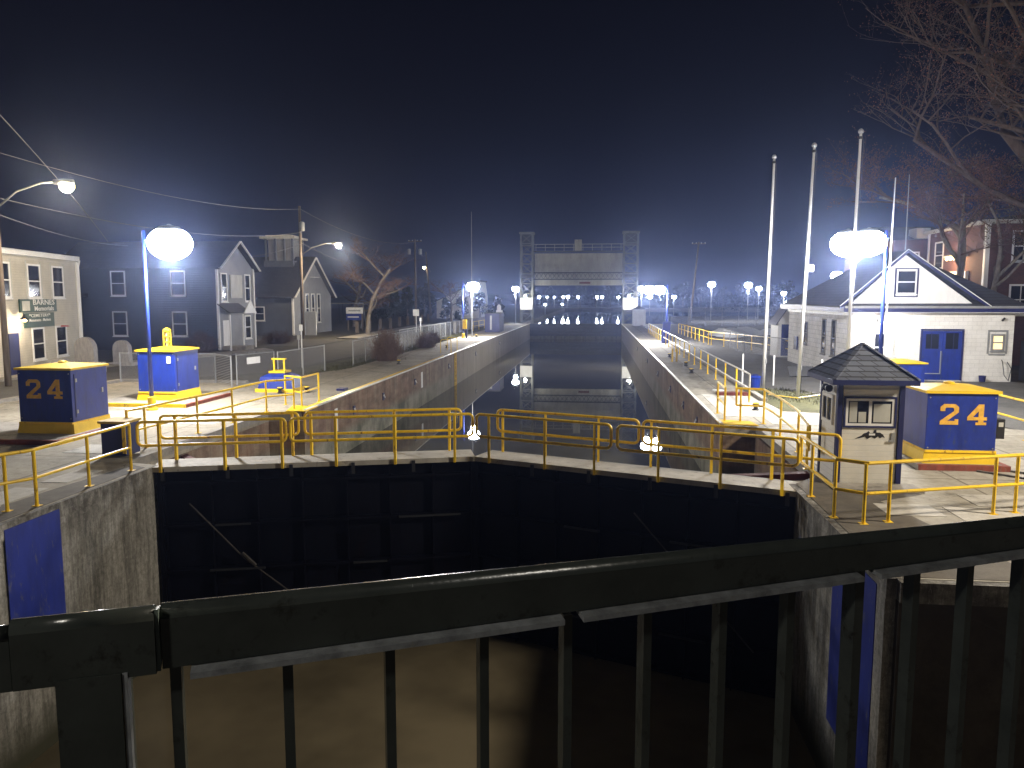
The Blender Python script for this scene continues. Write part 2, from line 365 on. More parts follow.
# coping blocks with the rough near edges
struct('coping', MB().box(-10.34,-10.2,9.5,16.9,-.3,-.004).box(4.1,4.24,11.0,16.6,-.3,-.004).box(4.24,26,10.85,10.998,-.3,-.006), 'nwall')
struct('coping', MB().box(WL-.139,WL,25.62,118,-.3,-.012).box(WR,WR+.139,24.2,118,-.3,-.012), 'cwall')
struct('recess_edge', MB().box(-11.25,-11.09,17.2,25.1,-.2,.006).box(4.89,5.1,17.1,24.0,-.2,.006), 'kerb')
c = MB().box(WL-.13,WL-.01,25.7,119,-.012,.055).box(WR+.01,WR+.13,24.3,119,-.012,.055); struct('coping', c, 'cope', bevel=.02)
struct('painted_edge_line', MB().box(WL-.42,WL-.2,25.7,52,0,.006), 'yellow')
struct('painted_edge_line', MB().prism([(-10.6,25.5),(-9.9,25.5),(-9.9,26.7),(-10.9,26.9)],.006,.03).prism([(3.85,24.3),(5.0,24.1),(4.9,24.9),(3.85,25.2)],.006,.03), 'yellowclean')
# rough worn edge and slabs beside the near rails
struct('worn_concrete_edge', MB().prism([(-11.3,9.6),(-10.33,9.6),(-10.33,16.6),(-10.75,16.8),(-11.0,14.6)],0,.006), 'copeconc')
struct('worn_concrete_edge', MB().prism([(4.24,11.05),(13,11.05),(13,11.6),(6.2,11.5),(5.5,15.3),(6.5,15.9),(6.4,16.5),(4.95,16.6),(4.9,17.4),(4.25,16.6)],0,.006), 'copeconc')
ps = MB(); rr = random.Random(5)
for x0,y0,w,d in ((-11.9,12.6,.75,1.9),(-11.7,15.0,.6,1.2),(-14.2,22.6,2.4,1.6),(-13.4,18.0,1.6,1.1),(6.5,13.9,1.7,1.1),(7.2,15.1,1.6,.9),(5.6,20,1.6,1.8),(5.5,24.5,2.2,2.6),(4.3,26,1.6,6),(5.3,14.3,1,.8)):
    ps.box(x0,x0+w,y0,y0+d,0,.004+rr.random()*.001+.004)
struct('concrete_patch', ps, 'patch')
struct('lower_water', MB().quad((-10.3,-40,-4.6),(4.9,-40,-4.6),(60,-40,-4.6),(60,11.0,-4.6),(4.2,11.1,-4.6),(4.2,18.8,-4.6),(-10.3,18.8,-4.6)), 'wlow')
struct('chamber_water', MB().quad((-11.2,17.5,-2.3),(-10.12,17.6,-2.3),(-2.95,19.5,-2.3),(3.9,16.9,-2.3),(5,16.9,-2.3),(5,118.6,-2.3),(-11.2,118.6,-2.3)), 'wchamber')
struct('upper_water', MB().quad((-13,119.6,-1.2),(16,119.6,-1.2),(18,190,-1.2),(150,250,-1.2),(150,336,-1.2),(-14,336,-1.2)), 'wup')
struct('river_bed', MB().quad((-17,-60,-7),(80,-60,-7),(80,400,-7),(-17,400,-7)), 'ground')
# ground sheets
g = MB(); g.quad((-900,-60,-.06),(-16,-60,-.06),(-16,9.5,-.06),(-22,9.5,-.06),(-22,34,-.06),(-15.9,34,-.06),(-13.55,42,-.06),(-13.55,119,-.06),(-13,119.6,-.5),(-13.5,336,-.5),(-900,336,-.06))
g.quad((6.25,30,-.06),(13,24.01,-.06),(26.01,24.01,-.06),(26.01,-60,-.06),(900,-60,-.06),(900,250,-.06),(150,250,-.5),(18,190,-.5),(16,119.6,-.5),(6.25,119,-.06))
g.quad((-900,336,-.3),(900,336,-.3),(900,1500,-.3),(-900,1500,-.3))
struct('ground', g, 'ground')
struct('canal_bank', MB().quad((-13,119.6,-.5),(-12.9,119.6,-1.4),(-13.4,336,-1.4),(-13.5,336,-.5)).quad((16,119.6,-.5),(15.8,119.6,-1.4),(17.8,190,-1.4),(18,190,-.5)).quad((18,190,-.5),(17.8,190,-1.4),(150,250,-1.4),(150,250,-.5)).quad((-14,336,-.3),(150,336,-.3),(150,335.8,-1.4),(-14,335.8,-1.4)), 'kerb')
struct('breast_wall', MB().box(WL,WR,118.4,119.6,-7,-2.3).box(-13,WL,118,119.7,-7,-.02).box(WR,16,118,119.7,-7,-.02), 'cwall')
struct('road', MB().quad((-28,9,-.05),(-23,9,-.05),(-22.2,34.2,-.05),(-17.2,40,-.05),(-15.9,60,-.05),(-16.6,85,-.05),(-18.5,120,-.05),(-22,170,-.05),(-30,170,-.05),(-24,112,-.05),(-22.8,62,-.05),(-24,56,-.05),(-27,46,-.05),(-28,40,-.05)), 'road')
struct('side_street', MB().quad((-90,66.5,-.048),(-23.5,62,-.048),(-23.5,72,-.048),(-90,76,-.048)), 'road')
struct('pavement', MB().prism([(-29.6,9),(-28.02,9),(-28.02,40),(-27.02,46),(-24.02,55.8),(-25.5,57.5),(-27.6,48),(-29.6,41)], -.06, .06), 'kerb')
struct('pavement', MB().prism([(-23.3,73),(-22.9,73),(-24.1,112),(-25.7,112),(-25,73)], -.06, .06), 'kerb')
struct('kerb', MB().box(-22.3,-22.0,9.6,34,-.1,.12).prism([(-22,34),(-16,34),(-16,34.25),(-22.2,34.25)],-.1,.11), 'kerb')
struct('lawn', MB().quad((-16,36,-.04),(-13.56,42,-.04),(-13.56,100,-.04),(-15.3,100,-.04),(-15.0,60,-.04),(-16.4,42,-.04)), 'grass')
struct('lawn', MB().quad((-13.2,120,-.44),(-13.6,330,-.44),(-40,330,-.05),(-26,130,-.05)), 'grass')
struct('lawn', MB().prism([(6.5,27.5),(9.2,26.4),(11.5,24.8),(11.8,27),(8.3,33),(6.4,35.5),(6.35,31)],-.05,.012), 'grass')
struct('driveway', MB().quad((6.3,35,-.05),(8.8,33,-.05),(12.6,25,-.05),(16,11,-.05),(40,11,-.05),(40,38,-.05),(20,38,-.05),(13,57,-.05),(12.6,118,-.05),(6.3,118,-.05)), 'drive')
struct('kerb', MB().box(6.28,6.52,30,117,-.1,.13), 'kerb', bevel=.02)
# steel rail slots beside the right numbered cabinet
struct('floor_rail', MB().bar((8.6,18.2,.02),(12.5,14.3,.02),.07,.04).bar((9.3,18.3,.02),(13,14.9,.02),.07,.04), 'rust')

struct('shaded_stained_end_wall', MB().box(4.242,26,10.9,11.018,-7,-.301), 'darkwall')  # dark sheet over the end wall: stain plus the shade of this unlit face
# blue painted panels on the near walls
tag(MB().box(-10.2,-10.188,12.1,13.5,-2.6,-.12).build('painted_panel','wallblue'), 'blue painted panel on the left approach wall below the rail', 'painted panel')
tag(MB().box(4.088,4.1,11.35,13.35,-3.4,-.22).build('painted_panel','wallblue'), 'blue painted panel on the right approach wall behind the bridge balusters', 'painted panel')

# ------------------------------------------------------------------ lock gates
APEX = V(-2.95,18.72,0)
def gate_leaf(A, label):
    A = V(A[0],A[1],0); d = (APEX-A); L = d.length; d.normalize(); n = V(-d.y,d.x,0)
    if n.y < 0: n = -n
    t = thing('gate_leaf', A+V(0,0,-5.5), label, 'lock gate', 'mitre gate leaves across the near end of the lock')
    def P(s, o, z): return A+d*s+n*o+V(0,0,z)
    def bx(m, s0,s1,o0,o1,z0,z1):
        m.add([P(s0,o0,z0),P(s1,o0,z0),P(s1,o1,z0),P(s0,o1,z0),P(s0,o0,z1),P(s1,o0,z1),P(s1,o1,z1),P(s0,o1,z1)],[(3,2,1,0),(4,5,6,7),(0,1,5,4),(1,2,6,5),(2,3,7,6),(3,0,4,7)])
    m = MB(); bx(m, 0,L-.01,.22,.7,-5.5,-.13); m.build('skin','gate',t)
    m = MB()
    for z in (-.45,-1.45,-2.55,-3.6,-4.5): bx(m, .05,L-.1,.02,.217,z-.03,z+.03)
    k = 0
    while k*1.05 < L-.3: bx(m, .1+k*1.05,.14+k*1.05,.06,.216,-5.4,-.15); k += 1
    m.build('girder','gate',t)
    m = MB(); bx(m, -.1,L+.01,-.02,.92,-.127,-.01)
    m.build('walkway','walk',t)
    m = MB(); bx(m, .0,.1,.0,.2,-5.4,-.14); m.build('heel_post','gate',t)
    m = MB(); bx(m, L-.08,L+.02,.03,.6,-5.4,-.13); m.build('mitre_post','gate',t)
    m = MB()
    if A.x < -5: m.tube([P(.7,-.02,-.9), P(1.9,-.02,-2.3), P(3.4,-.02,-3.6)],.018,6); m.tube([P(1.85,-.03,-2.15),P(2.15,-.03,-2.48)],.04,6)
    else: m.tube([P(.7,-.02,-3.6), P(3.4,-.02,-.9)],.018,6)
    m.build('brace_rod','oldrod',t)
    rg = random.Random(int(A.x*10)); 
    for z in (-1.45,-2.55,-3.6):
        for q in range(2):
            a_ = .4+q*L*.5+rg.uniform(0,L*.2); m = MB(); bx(m, a_,a_+rg.uniform(.6,1.6),-.045,.018,z-.02,z+.02); m.build('glint_bar','darksteel',t)  # short lighter bars at random stand in for broken glints on the girders
    for s in [.1+k*1.45 for k in range(5)]:
        m = MB(); bx(m, s,s+.08,-.06,-.022,-.33,-.05); m.build('post_bracket','darksteel',t)
    return P, L, t
PL, LL, tL = gate_leaf((-10.12,16.7), 'dark left leaf of the closed lock gates with a long brace rod')
PR, LR, tR = gate_leaf((4.08,15.98), 'dark right leaf of the closed lock gates ending by the white booth')

def rounded(P, s0, s1, o, zt, zm, r=.12):       # closed hand-rail hoop, in gate or ground coordinates
    pts = []
    def arc(cs, cz, a0, a1):
        for k in range(6):
            a = a0+(a1-a0)*k/5; pts.append(P(cs+r*math.cos(a), o, cz+r*math.sin(a)))
    arc(s0+r, zt-r, math.pi, math.pi/2); arc(s1-r, zt-r, math.pi/2, 0); arc(s1-r, zm+r, 0, -math.pi/2); arc(s0+r, zm+r, -math.pi/2, -math.pi)
    pts.append(pts[0]); return pts
def gate_rail(P, s0, s1, o, posts, label, zt=1.07, zm=.52):
    b = P(s0, o, 0)
    t = thing('railing', b, label, 'railing', 'yellow railings along the gate walkway')
    MB().tube(rounded(P, s0, s1, o, zt, zm), .034, 8, caps=False).build('handrail','yellow',t,smooth=True)
    for s in posts: MB().bar(P(s,o,-.12 if o < .1 else -.01),P(s,o,zt-.01),.075,.055).build('post','yellow',t)
gate_rail(PL,-.35,2.95,-.07,(.12,1.55,2.85),'front yellow railing at the left end of the gate walkway')
gate_rail(PL,3.05,7.4,-.07,(4.1,5.5,6.95),'front yellow railing just left of the gate tip')
gate_rail(PL,-.1,3.15,.84,(.25,1.65,3.0),'rear yellow railing at the left end of the gate walkway')
gate_rail(PL,3.3,7.2,.84,(3.45,5.5,6.9),'rear yellow railing just left of the gate tip')
gate_rail(PR,3.95,7.45,-.07,(7.1,5.6,4.35),'front yellow railing just right of the gate tip')
gate_rail(PR,-.05,3.8,-.07,(2.85,1.5,.25),'front yellow railing at the right end of the gate walkway')
gate_rail(PR,3.6,7.35,.84,(7.2,6.0,4.6),'rear yellow railing just right of the gate tip')
gate_rail(PR,-.75,3.5,.84,(3.3,1.9,.6),'rear yellow railing at the right end of the gate walkway')

# red operating struts in the gate recesses
def strut(a, b, label):
    t = thing('gate_strut', a, label, 'gate strut', 'red operating struts of the near gates')
    MB().bar(a,b,.22,.12).build('beam','redsteel',t); MB().bar(V(a)+V(0,.25,-.15),V(b)+V(0,.3,-.15),.05).build('pipe','redsteel',t)
strut(V(-11.6,20.2,-.4), V(-9.3,17.8,-.4), 'red steel strut in the left gate recess behind the railing')
strut(V(5.6,18.2,-.12), V(2.6,17.75,-.2), 'red steel strut in the right gate recess beside the booth')

# ------------------------------------------------------------------ deck railings
def rail_run(label, pts, posts=None, z=0, h=1.07, group='yellow railings on the lock sides', mats='yellow', top_m=None, r=.034, close=True, ends=True):
    pts = [V(x,y,0) for x,y in pts]
    t = thing('railing', pts[0]+V(0,0,z), label, 'railing', group)
    top = [p+V(0,0,z+h) for p in pts]; mid = [p+V(0,0,z+h*.5) for p in pts]
    m = MB(); m.tube(top,r,8).tube(mid,r*.9,8)
    if ends:
        for k in (0,-1): m.tube([top[k],mid[k]],r,8)
    m.build('handrail',top_m or mats,t,smooth=False)
    if posts is None: posts = pts
    for p in posts:
        p = V(p[0],p[1],0); MB().tube([p+V(0,0,z),p+V(0,0,z+h)],.033,8).build('post',mats,t)
        MB().box(p.x-.07,p.x+.07,p.y-.07,p.y+.07,z,z+.012).build('base_plate',mats,t)
def lerp(a,b,n): return [(a[0]+(b[0]-a[0])*k/(n-1), a[1]+(b[1]-a[1])*k/(n-1)) for k in range(n)]
rail_run('yellow railing along the left approach wall edge above the blue panel', [(-10.45,16.26),(-10.46,13.24),(-10.95,12.3),(-12.6,11.4)], [(-10.45,16.26),(-10.46,14.8),(-10.44,13.24),(-10.72,12.84),(-12.4,11.5)])
rail_run('yellow railing around the left gate recess beside the lamp post', [(-11.75,18.2),(-11.45,21.12),(-11.3,23),(-11.2,25.34),(-10.5,26.0)], [(-11.7,18.9),(-11.45,21.12),(-11.3,23),(-11.22,25.34),(-10.5,26.0)])
rail_run('short yellow railing at the edge left of the chamber near the low blue cabinet', [(-11.3,27.2),(-10.45,26.6),(-10.4,28.2)], None)
rail_run('short yellow railing panel at the upstream end of the right gate recess', [(4.15,26.7),(4.1,24.9)], None)
rail_run('yellow railing around the right gate recess beside the white booth', [(4.45,24.9),(5.24,24.7),(5.23,22.35),(5.1,20.11),(4.75,17.6)], [(4.58,24.88),(5.24,24.6),(5.23,22.35),(5.15,20.11),(4.85,18.1)])
rail_run('yellow railing across the concrete in front of the white booth', [(4.25,16.3),(4.27,14.0),(4.7,13.7),(7.9,14.8),(9.6,15.4)], [(4.27,15.53),(4.27,14.04),(4.66,13.68),(5.13,13.85),(7.2,14.56),(7.65,14.72),(9.5,15.38)])
rail_run('yellow railing beyond the right numbered cabinet at the picture edge', [(11.8,25.6),(11.8,22.4),(12.4,19.5)], None)
rail_run('long yellow railing, top rail coloured pale as if lit, on the kerb along the right lock side', [(5.75,29.6),(5.9,88)], lerp((5.75,29.6),(5.9,88),22), mats='yellow', top_m='cope', r=.035, z=.0)  # top rail takes the pale coping colour to stand for white light on it
rail_run('yellow railing lining the far drive in front of the white mounds', [(9.2,88),(9.6,66),(12.4,58),(12.9,50)], lerp((9.2,88),(9.5,67),9)+lerp((9.6,66),(12.4,58),5)+lerp((12.5,57),(12.9,50),4), mats='yellow')
rail_run('short yellow railing on the left bank beyond the dark containers', [(-14.6,92),(-14.2,108)], lerp((-14.6,92),(-14.2,108),5))

# mooring bollards on both sides
def bollard(x, y, label, g):
    t = thing('mooring_bollard',(x,y,0),label,'bollard',g)
    MB().lathe((x,y,0),[(.13,0),(.13,.03),(.08,.05),(.07,.14),(.12,.17),(.12,.21),(.04,.22)],14).build('body','black',t,smooth=False)
    MB().lathe((x,y,.22),[(.11,0),(.10,.03),(.02,.04)],14).build('cap','yellowclean',t)
for x,y,l in ((-11.6,44.9,'mooring bollard on the left deck opposite the wall bush'),(-11.6,59.9,'mooring bollard on the left deck second from the near end of its row'),(-11.9,77,'mooring bollard on the left deck nearest the far blue lamp post'),
    (-11.9,30.9,'mooring bollard beside the low blue cabinet on the left deck'),(-12.9,25.0+5.5,'mooring bollard just behind the low blue cabinet railing'),
    (4.9,52.2,'mooring bollard on the right deck furthest up the lock'),(5.0,41.1,'mooring bollard in the middle of the right deck'),(5.6,27.6,'yellow capped mooring bollard by the right recess railing'),(5.2,45.4,'mooring bollard beside the pair of yellow posts')):
    bollard(x,y,l,'mooring bollards along the lock')
for k,(x,y) in enumerate(((4.7,48.2),(5.0,48.6))):
    tag(MB().lathe((x,y,0),[(.06,0),(.06,.75),(.04,.8),(.01,.82)],10).build('yellow_post','worn'), ('left' if k==0 else 'right')+' of two yellow posts standing on the right deck','post','pair of yellow posts on the right deck')
for k,(x,y) in enumerate(((-11.1,57.5),(-11.0,54.5))):
    t = thing('ladder_rail',(x,y,0),('further' if k==0 else 'nearer')+' yellow ladder hoop at the left chamber edge','ladder hoop','yellow ladder hoops at the left edge')
    MB().tube([(x,y,0),(x,y,.85),(x+.1,y,.95),(x+.7,y,.95),(x+.75,y,.85),(x+.75,y,0)],.024,8).build('hoop','yellow',t)
tag(MB().lathe((5.2,33.2,0),[(.3,0),(.3,.03),(.24,.05),(.02,.06)],16).build('access_cover','white'),'round pale cover lying on the right deck','cover')
tag(MB().box(4.9,6.1,31.6,32.1,0,.12).build('red_beam','redsteel'),'dark red beam lying at the near end of the long right railing','beam')
# wall fittings: line hooks and depth signs
k = 0
for side,ys in ((-1,(31,35.5,42,52,64,80)),(1,(29.5,34,40,48,58,72))):
    for i,y in enumerate(ys):
        x = WL if side < 0 else WR; s = -side
        t = thing('line_hook',(x,y,-.75),('line hook recess in the %s chamber wall, number %s from the gate' % ('left' if side<0 else 'right', ('first','second','third','fourth','fifth','sixth')[i])),'line hook','line hooks in the chamber walls')
        MB().box(min(x,x+s*.03),max(x,x+s*.03),y-.13,y+.13,-.9,-.55).build('plate','navy',t)
        MB().tube([(x+s*.03,y-.08,-.65),(x+s*.1,y,-.78),(x+s*.03,y+.08,-.65)],.022,6).build('hook','white',t)
for y,w,l in ((28.6,.32,'near white marker plate on the left chamber wall'),(43.5,.4,'far white marker plate on the left chamber wall')):
    tag(MB().box(WL,WL+.02,y,y+w,-1.25,-.35).build('marker_plate','white'),l,'marker plate')
for y,l in ((54,'yellow ladder strip recessed in the left chamber wall'),): 
    t = thing('wall_ladder',(WL,y,-2.1),l,'ladder'); m = MB(); m.bar((WL+.06,y,-2.3),(WL+.06,y,.02),.06).bar((WL+.06,y+.5,-2.3),(WL+.06,y+.5,.02),.06); m.build('side_rail','yellow',t)
    m = MB()
    for q in range(7): m.tube([(WL+.06,y,-2.1+q*.3),(WL+.06,y+.5,-2.1+q*.3)],.018,6)
    m.build('rung','yellow',t)
tag(MB().box(-10.85,-10.5,31.5,32.0,.006,.1).build('line_cleat','navy'),'small dark blue cleat on the yellow line of the left edge','cleat')

# ------------------------------------------------------------------ numbered gate-machinery cabinets
NUM2 = [[(0,0),(5,0),(5,1.9),(4,1.9),(4,1.3),(2.0,1.3),(5,4.2),(5,6),(4,7),(1,7),(0,6),(0,4.6),(1.3,4.6),(1.3,5.5),(1.65,5.8),(3.35,5.8),(3.7,5.5),(3.7,4.6),(0,1.2)]]
NUM4 = [[(3.0,.9),(4.4,.9),(4.4,7),(3.0,7)],[(2.3,0),(5.2,0),(5.2,.9),(2.3,.9)],[(0,1.6),(3.0,1.6),(3.0,2.7),(0,2.7)],[(4.4,1.6),(5.3,1.6),(5.3,2.7),(4.4,2.7)],[(0,2.7),(1.5,2.7),(3.0,4.7),(3.0,7)]]
def numeral(name, polys, o, ux, uy, sx, sy, parent):
    m = MB()
    for p in polys: m.slab(o, V(ux)*sx, V(uy)*sy, p, .006)
    ob = m.build(name,'numeral',parent)
    bm = bmesh.new(); bm.from_mesh(ob.data); bmesh.ops.triangulate(bm, faces=[f for f in bm.faces if len(f.verts) > 4]); bm.to_mesh(ob.data); bm.free(); return ob
def cabinet(x0,x1,y0,y1,z0,z1,label,group,over=.055,base_out=.06,base_h=.27,kerb=None,peak=.09,knob=True,zb=.0,kf='redkerb'):
    t = thing('machinery_cabinet',((x0+x1)/2,(y0+y1)/2,0),label,'cabinet',group)
    b = MB().box(x0,x1,y0,y1,z0,z1).build('body','blue',t,bevel=.015)
    o = base_out
    MB().add([(x0-o,y0-o,zb),(x1+o,y0-o,zb),(x1+o,y1+o,zb),(x0-o,y1+o,zb),(x0-.02,y0-.02,zb+base_h),(x1+.02,y0-.02,zb+base_h),(x1+.02,y1+.02,zb+base_h),(x0-.02,y1+.02,zb+base_h)],
        [(3,2,1,0),(4,5,6,7),(0,1,5,4),(1,2,6,5),(2,3,7,6),(3,0,4,7)]).build('plinth','yellowclean',t)
    MB().box(x0-.004,x1+.004,y0-.05,y1+.05,zb+base_h*.99,zb+base_h+.05).build('plinth_trim','yellow',t)
    p = over; cx,cy = (x0+x1)/2,(y0+y1)/2
    l = MB().box(x0-p,x1+p,y0-p,y1+p,z1,z1+.06).add([(x0-p,y0-p,z1+.06),(x1+p,y0-p,z1+.06),(x1+p,y1+p,z1+.06),(x0-p,y1+p,z1+.06),(cx-.2,cy-.15,z1+.06+peak),(cx+.2,cy-.15,z1+.06+peak),(cx+.2,cy+.15,z1+.06+peak),(cx-.2,cy+.15,z1+.06+peak)],
        [(4,5,6,7),(0,1,5,4),(1,2,6,5),(2,3,7,6),(3,0,4,7)]).build('lid','yellowclean',t)
    for hx_ in (x0+.06,x1-.06):
        for hz_ in (z0+.12,z1-.1):
            MB().lathe((hx_,y0-.006,hz_),[(.018,.0),(.014,-.012)],8,'Y').build('bolt','steel',b)
    MB().box(x1+.001,x1+.012,y0+.12,y0+.16,z0+.15,z1-.12).build('seam_strip','navy',b)
    MB().box(x1+.001,x1+.02,y1-.3,y1-.22,(z0+z1)/2-.02,(z0+z1)/2+.12).build('latch','steel',b)
    for hz_ in (z0+.3,z1-.3): MB().box(x1+.001,x1+.02,y0+.165,y0+.23,hz_-.05,hz_+.05).build('hinge','steel',b)
    if knob: MB().lathe((cx,cy,z1+.06+peak),[(.12,0),(.12,.04),(.03,.06)],12).build('vent','yellowclean',l)
    if kerb:
        kx0,kx1,ky0,ky1 = kerb; pd = MB().box(kx0,kx1,ky0,ky1,0,.12).build('pad','kerb',t,bevel=.01)
        MB().box(kx1+.002,kx1+.02,ky0,ky1,.002,.123).box(kx1-.1,kx1+.02,ky0,ky1,.122,.127).build('kerb_side','redkerb',pd)
        MB().box(kx0,kx1,ky0-.02,ky0-.002,.002,.123).box(kx0,kx1-.1,ky0-.02,ky0+.1,.1225,.1275).build('kerb_front',kf,pd)
    return t,b
t,b = cabinet(-16.1,-14.5,20.0,21.6,.42,1.9,'big blue cabinet numbered 24 with yellow lid left of the lamp post','numbered gate machinery cabinets',kerb=(-18.4,-14.2,18.9,21.7),zb=.12)
numeral('numeral',NUM2,(-15.85,19.996,1.1),(1,0,0),(0,0,1),.086,.077,b); numeral('numeral',NUM4,(-15.22,19.996,1.1),(1,0,0),(0,0,1),.086,.077,b)
MB().box(-14.178,-14.165,18.95,20.0,.0,.128).build('kerb_edge','yellow',t)
t,b = cabinet(7.57,9.1,18.5,20.0,.36,1.74,'big blue cabinet numbered 24 with yellow lid right of the booth','numbered gate machinery cabinets',kerb=(7.35,9.32,18.25,20.2),zb=.11)
numeral('numeral',NUM2,(7.86,18.496,1.02),(1,0,0),(0,0,1),.080,.068,b); numeral('numeral',NUM4,(8.45,18.496,1.02),(1,0,0),(0,0,1),.080,.068,b)
j = MB().box(9.115,9.3,18.55,18.85,.7,1.15).build('junction_box','black',t); MB().box(9.16,9.26,18.535,18.55,.98,1.08).build('meter_window','curtain',j)
tag(MB().box(9.5,14.5,16.9,17.5,0,.1).build('yellow_kerb','worn'),'low worn yellow kerb running right from the right numbered cabinet','kerb')
t,b = cabinet(-16.88,-15.42,27.0,28.7,.4,1.93,'plain blue cabinet with yellow lid and a small yellow lantern tower on top','plain blue cabinets',kerb=(-18.2,-14.5,26.0,29.4),zb=.12,knob=False,kf='yellow')
MB().box(-15.72,-15.58,26.97,27.0,1.5,1.75).build('handle_box','white',b)
t2 = thing('lantern_tower',(-16.5,28.0,2.15),'small yellow lantern tower standing on the plain blue cabinet','lantern')
m = MB()
for dx in (-.09,.09):
    for dy in (-.09,.09): m.bar((-16.25+dx,28+dy,2.08),(-16.25+dx,28+dy,2.68),.04)
for z in (2.24,2.44,2.64): m.box(-16.36,-16.14,27.89,28.11,z-.018,z+.018)
m.build('frame','yellowclean',t2); MB().lathe((-16.25,28,2.68),[(.15,0),(.14,.03),(.03,.1)],12).build('cap','yellowclean',t2)
MB().lathe((-16.25,28,2.06),[(.05,0),(.05,.5)],8).build('beacon','curtain',t2)
# low blue cabinet with a stepped yellow top
t = thing('low_cabinet',(-13.2,31.4,0),'low blue cabinet with sloping sides and small yellow topped post, near the chain link fence','cabinet')
MB().add([(-14.0,30.8,.12),(-12.5,30.8,.12),(-12.5,32.0,.12),(-14.0,32.0,.12),(-13.9,30.9,.62),(-12.6,30.9,.62),(-12.6,31.9,.62),(-13.9,31.9,.62),(-13.55,31.1,.78),(-12.95,31.1,.78),(-12.95,31.7,.78),(-13.55,31.7,.78)],
  [(0,1,5,4),(1,2,6,5),(2,3,7,6),(3,0,4,7),(4,5,9,8),(5,6,10,9),(6,7,11,10),(7,4,8,11),(8,9,10,11)]).build('body','blue',t)
MB().box(-14.08,-12.42,30.72,32.08,0,.14).build('plinth','yellow',t)
MB().box(-13.6,-12.9,31.05,31.75,.775,.86).build('top','yellowclean',t)
MB().box(-13.5,-13.44,31.3,31.36,.86,1.32).box(-13.06,-13.0,31.3,31.36,.86,1.32).box(-13.55,-12.95,31.25,31.41,1.32,1.38).build('frame','yellowclean',t)
# small blue box behind the left railing
t = thing('control_box',(-11.75,18.0,0),'small dark blue control box behind the left railing end','control box')
MB().box(-12.06,-11.42,17.6,18.2,.04,.84).build('body','navy',t,bevel=.015); MB().box(-12.1,-11.38,17.55,18.25,.84,.9).build('lid','worn',t); MB().box(-11.5,-11.41,17.585,17.6,.1,.8).build('edge_strip','yellow',t)
t = thing('plain_cabinet',(13.6,36.6,0),'blue cabinet with yellow lid beside the brick machinery house door','cabinet')
MB().box(12.7,14.5,35.9,36.9,.1,1.0).build('body','blue',t); MB().box(12.6,14.6,35.8,37.0,1.0,1.06).add([(12.6,35.8,1.06),(14.6,35.8,1.06),(14.6,37,1.06),(12.6,37,1.06),(13.4,36.4,1.2),(13.8,36.4,1.2)],[(0,1,5,4),(1,2,5),(2,3,4,5),(3,0,4)]).build('lid','yellowclean',t)

# ------------------------------------------------------------------ white booth
bx0,bx1,by0,by1 = 5.05,6.32,16.65,17.85
t = thing('sentry_booth',(5.7,17.2,0),'small white control booth with a grey hip roof beside the near gate','booth')
MB().box(bx0,bx1,by0,by1,0,2.165).build('wall','boothwhite',t)
f = MB().box(bx0+.09,bx1-.09,by0-.03,by0,.03,2.02).build('door','boothside',t)
MB().box(bx1-.2,bx1-.12,by0-.05,by0-.03,.92,1.12).box(bx1-.26,bx1-.14,by0-.065,by0-.05,.93,.97).build('handle','steel',f)
MB().box(bx1-.17,bx1-.145,by0-.045,by0-.03,.1,.5).build('hinge_strip','steel',f)
for x in (bx0-.03,bx1-.07): MB().box(x,x+.1,by0-.06,by0+.06,0,2.16).build('corner_trim','navy',t)
MB().box(bx0-.03,bx0+.03,by1-.08,by1+.02,0,2.16).build('corner_trim','navy',t)
w = MB().box(5.15,6.20,by0-.06,by0-.031,1.22,1.26).box(5.15,6.20,by0-.06,by0-.031,1.83,1.87).box(5.15,5.19,by0-.06,by0-.031,1.26,1.83).box(6.16,6.20,by0-.06,by0-.031,1.26,1.83).build('window_frame','navy',t)
MB().box(5.19,6.16,by0-.05,by0-.032,1.26,1.31).box(5.19,6.16,by0-.05,by0-.032,1.78,1.83).box(5.19,5.24,by0-.05,by0-.032,1.31,1.78).box(6.11,6.16,by0-.05,by0-.032,1.31,1.78).box(5.65,5.71,by0-.05,by0-.032,1.31,1.78).build('sash','white',w)
MB().box(5.24,6.11,by0-.04,by0-.034,1.31,1.78).build('pane','glass',w)
MB().box(5.27,5.42,by0-.044,by0-.041,1.33,1.76).build('blind','curtain',w); MB().box(5.45,5.60,by0-.044,by0-.041,1.33,1.55).build('poster','curtain',w)
MB().box(5.75,6.08,by0-.043,by0-.041,1.34,1.72).build('blind','curtain',w)
sx = bx0
w = MB().box(sx-.05,sx,16.9,17.65,1.22,1.30).box(sx-.05,sx,16.9,17.65,1.78,1.86).box(sx-.05,sx,16.9,16.97,1.30,1.78).box(sx-.05,sx,17.58,17.65,1.30,1.78).box(sx-.05,sx,17.25,17.3,1.3,1.78).build('window_frame','white',t)
MB().box(sx-.02,sx-.004,16.97,17.58,1.3,1.78).build('pane','glass',w)
for y in (16.95,17.2): MB().lathe((sx-.12,y,2.0),[(.03,.1),(.07,.06),(.08,-.04),(.06,-.05)],10,'Y').build('side_lamp','black',t)
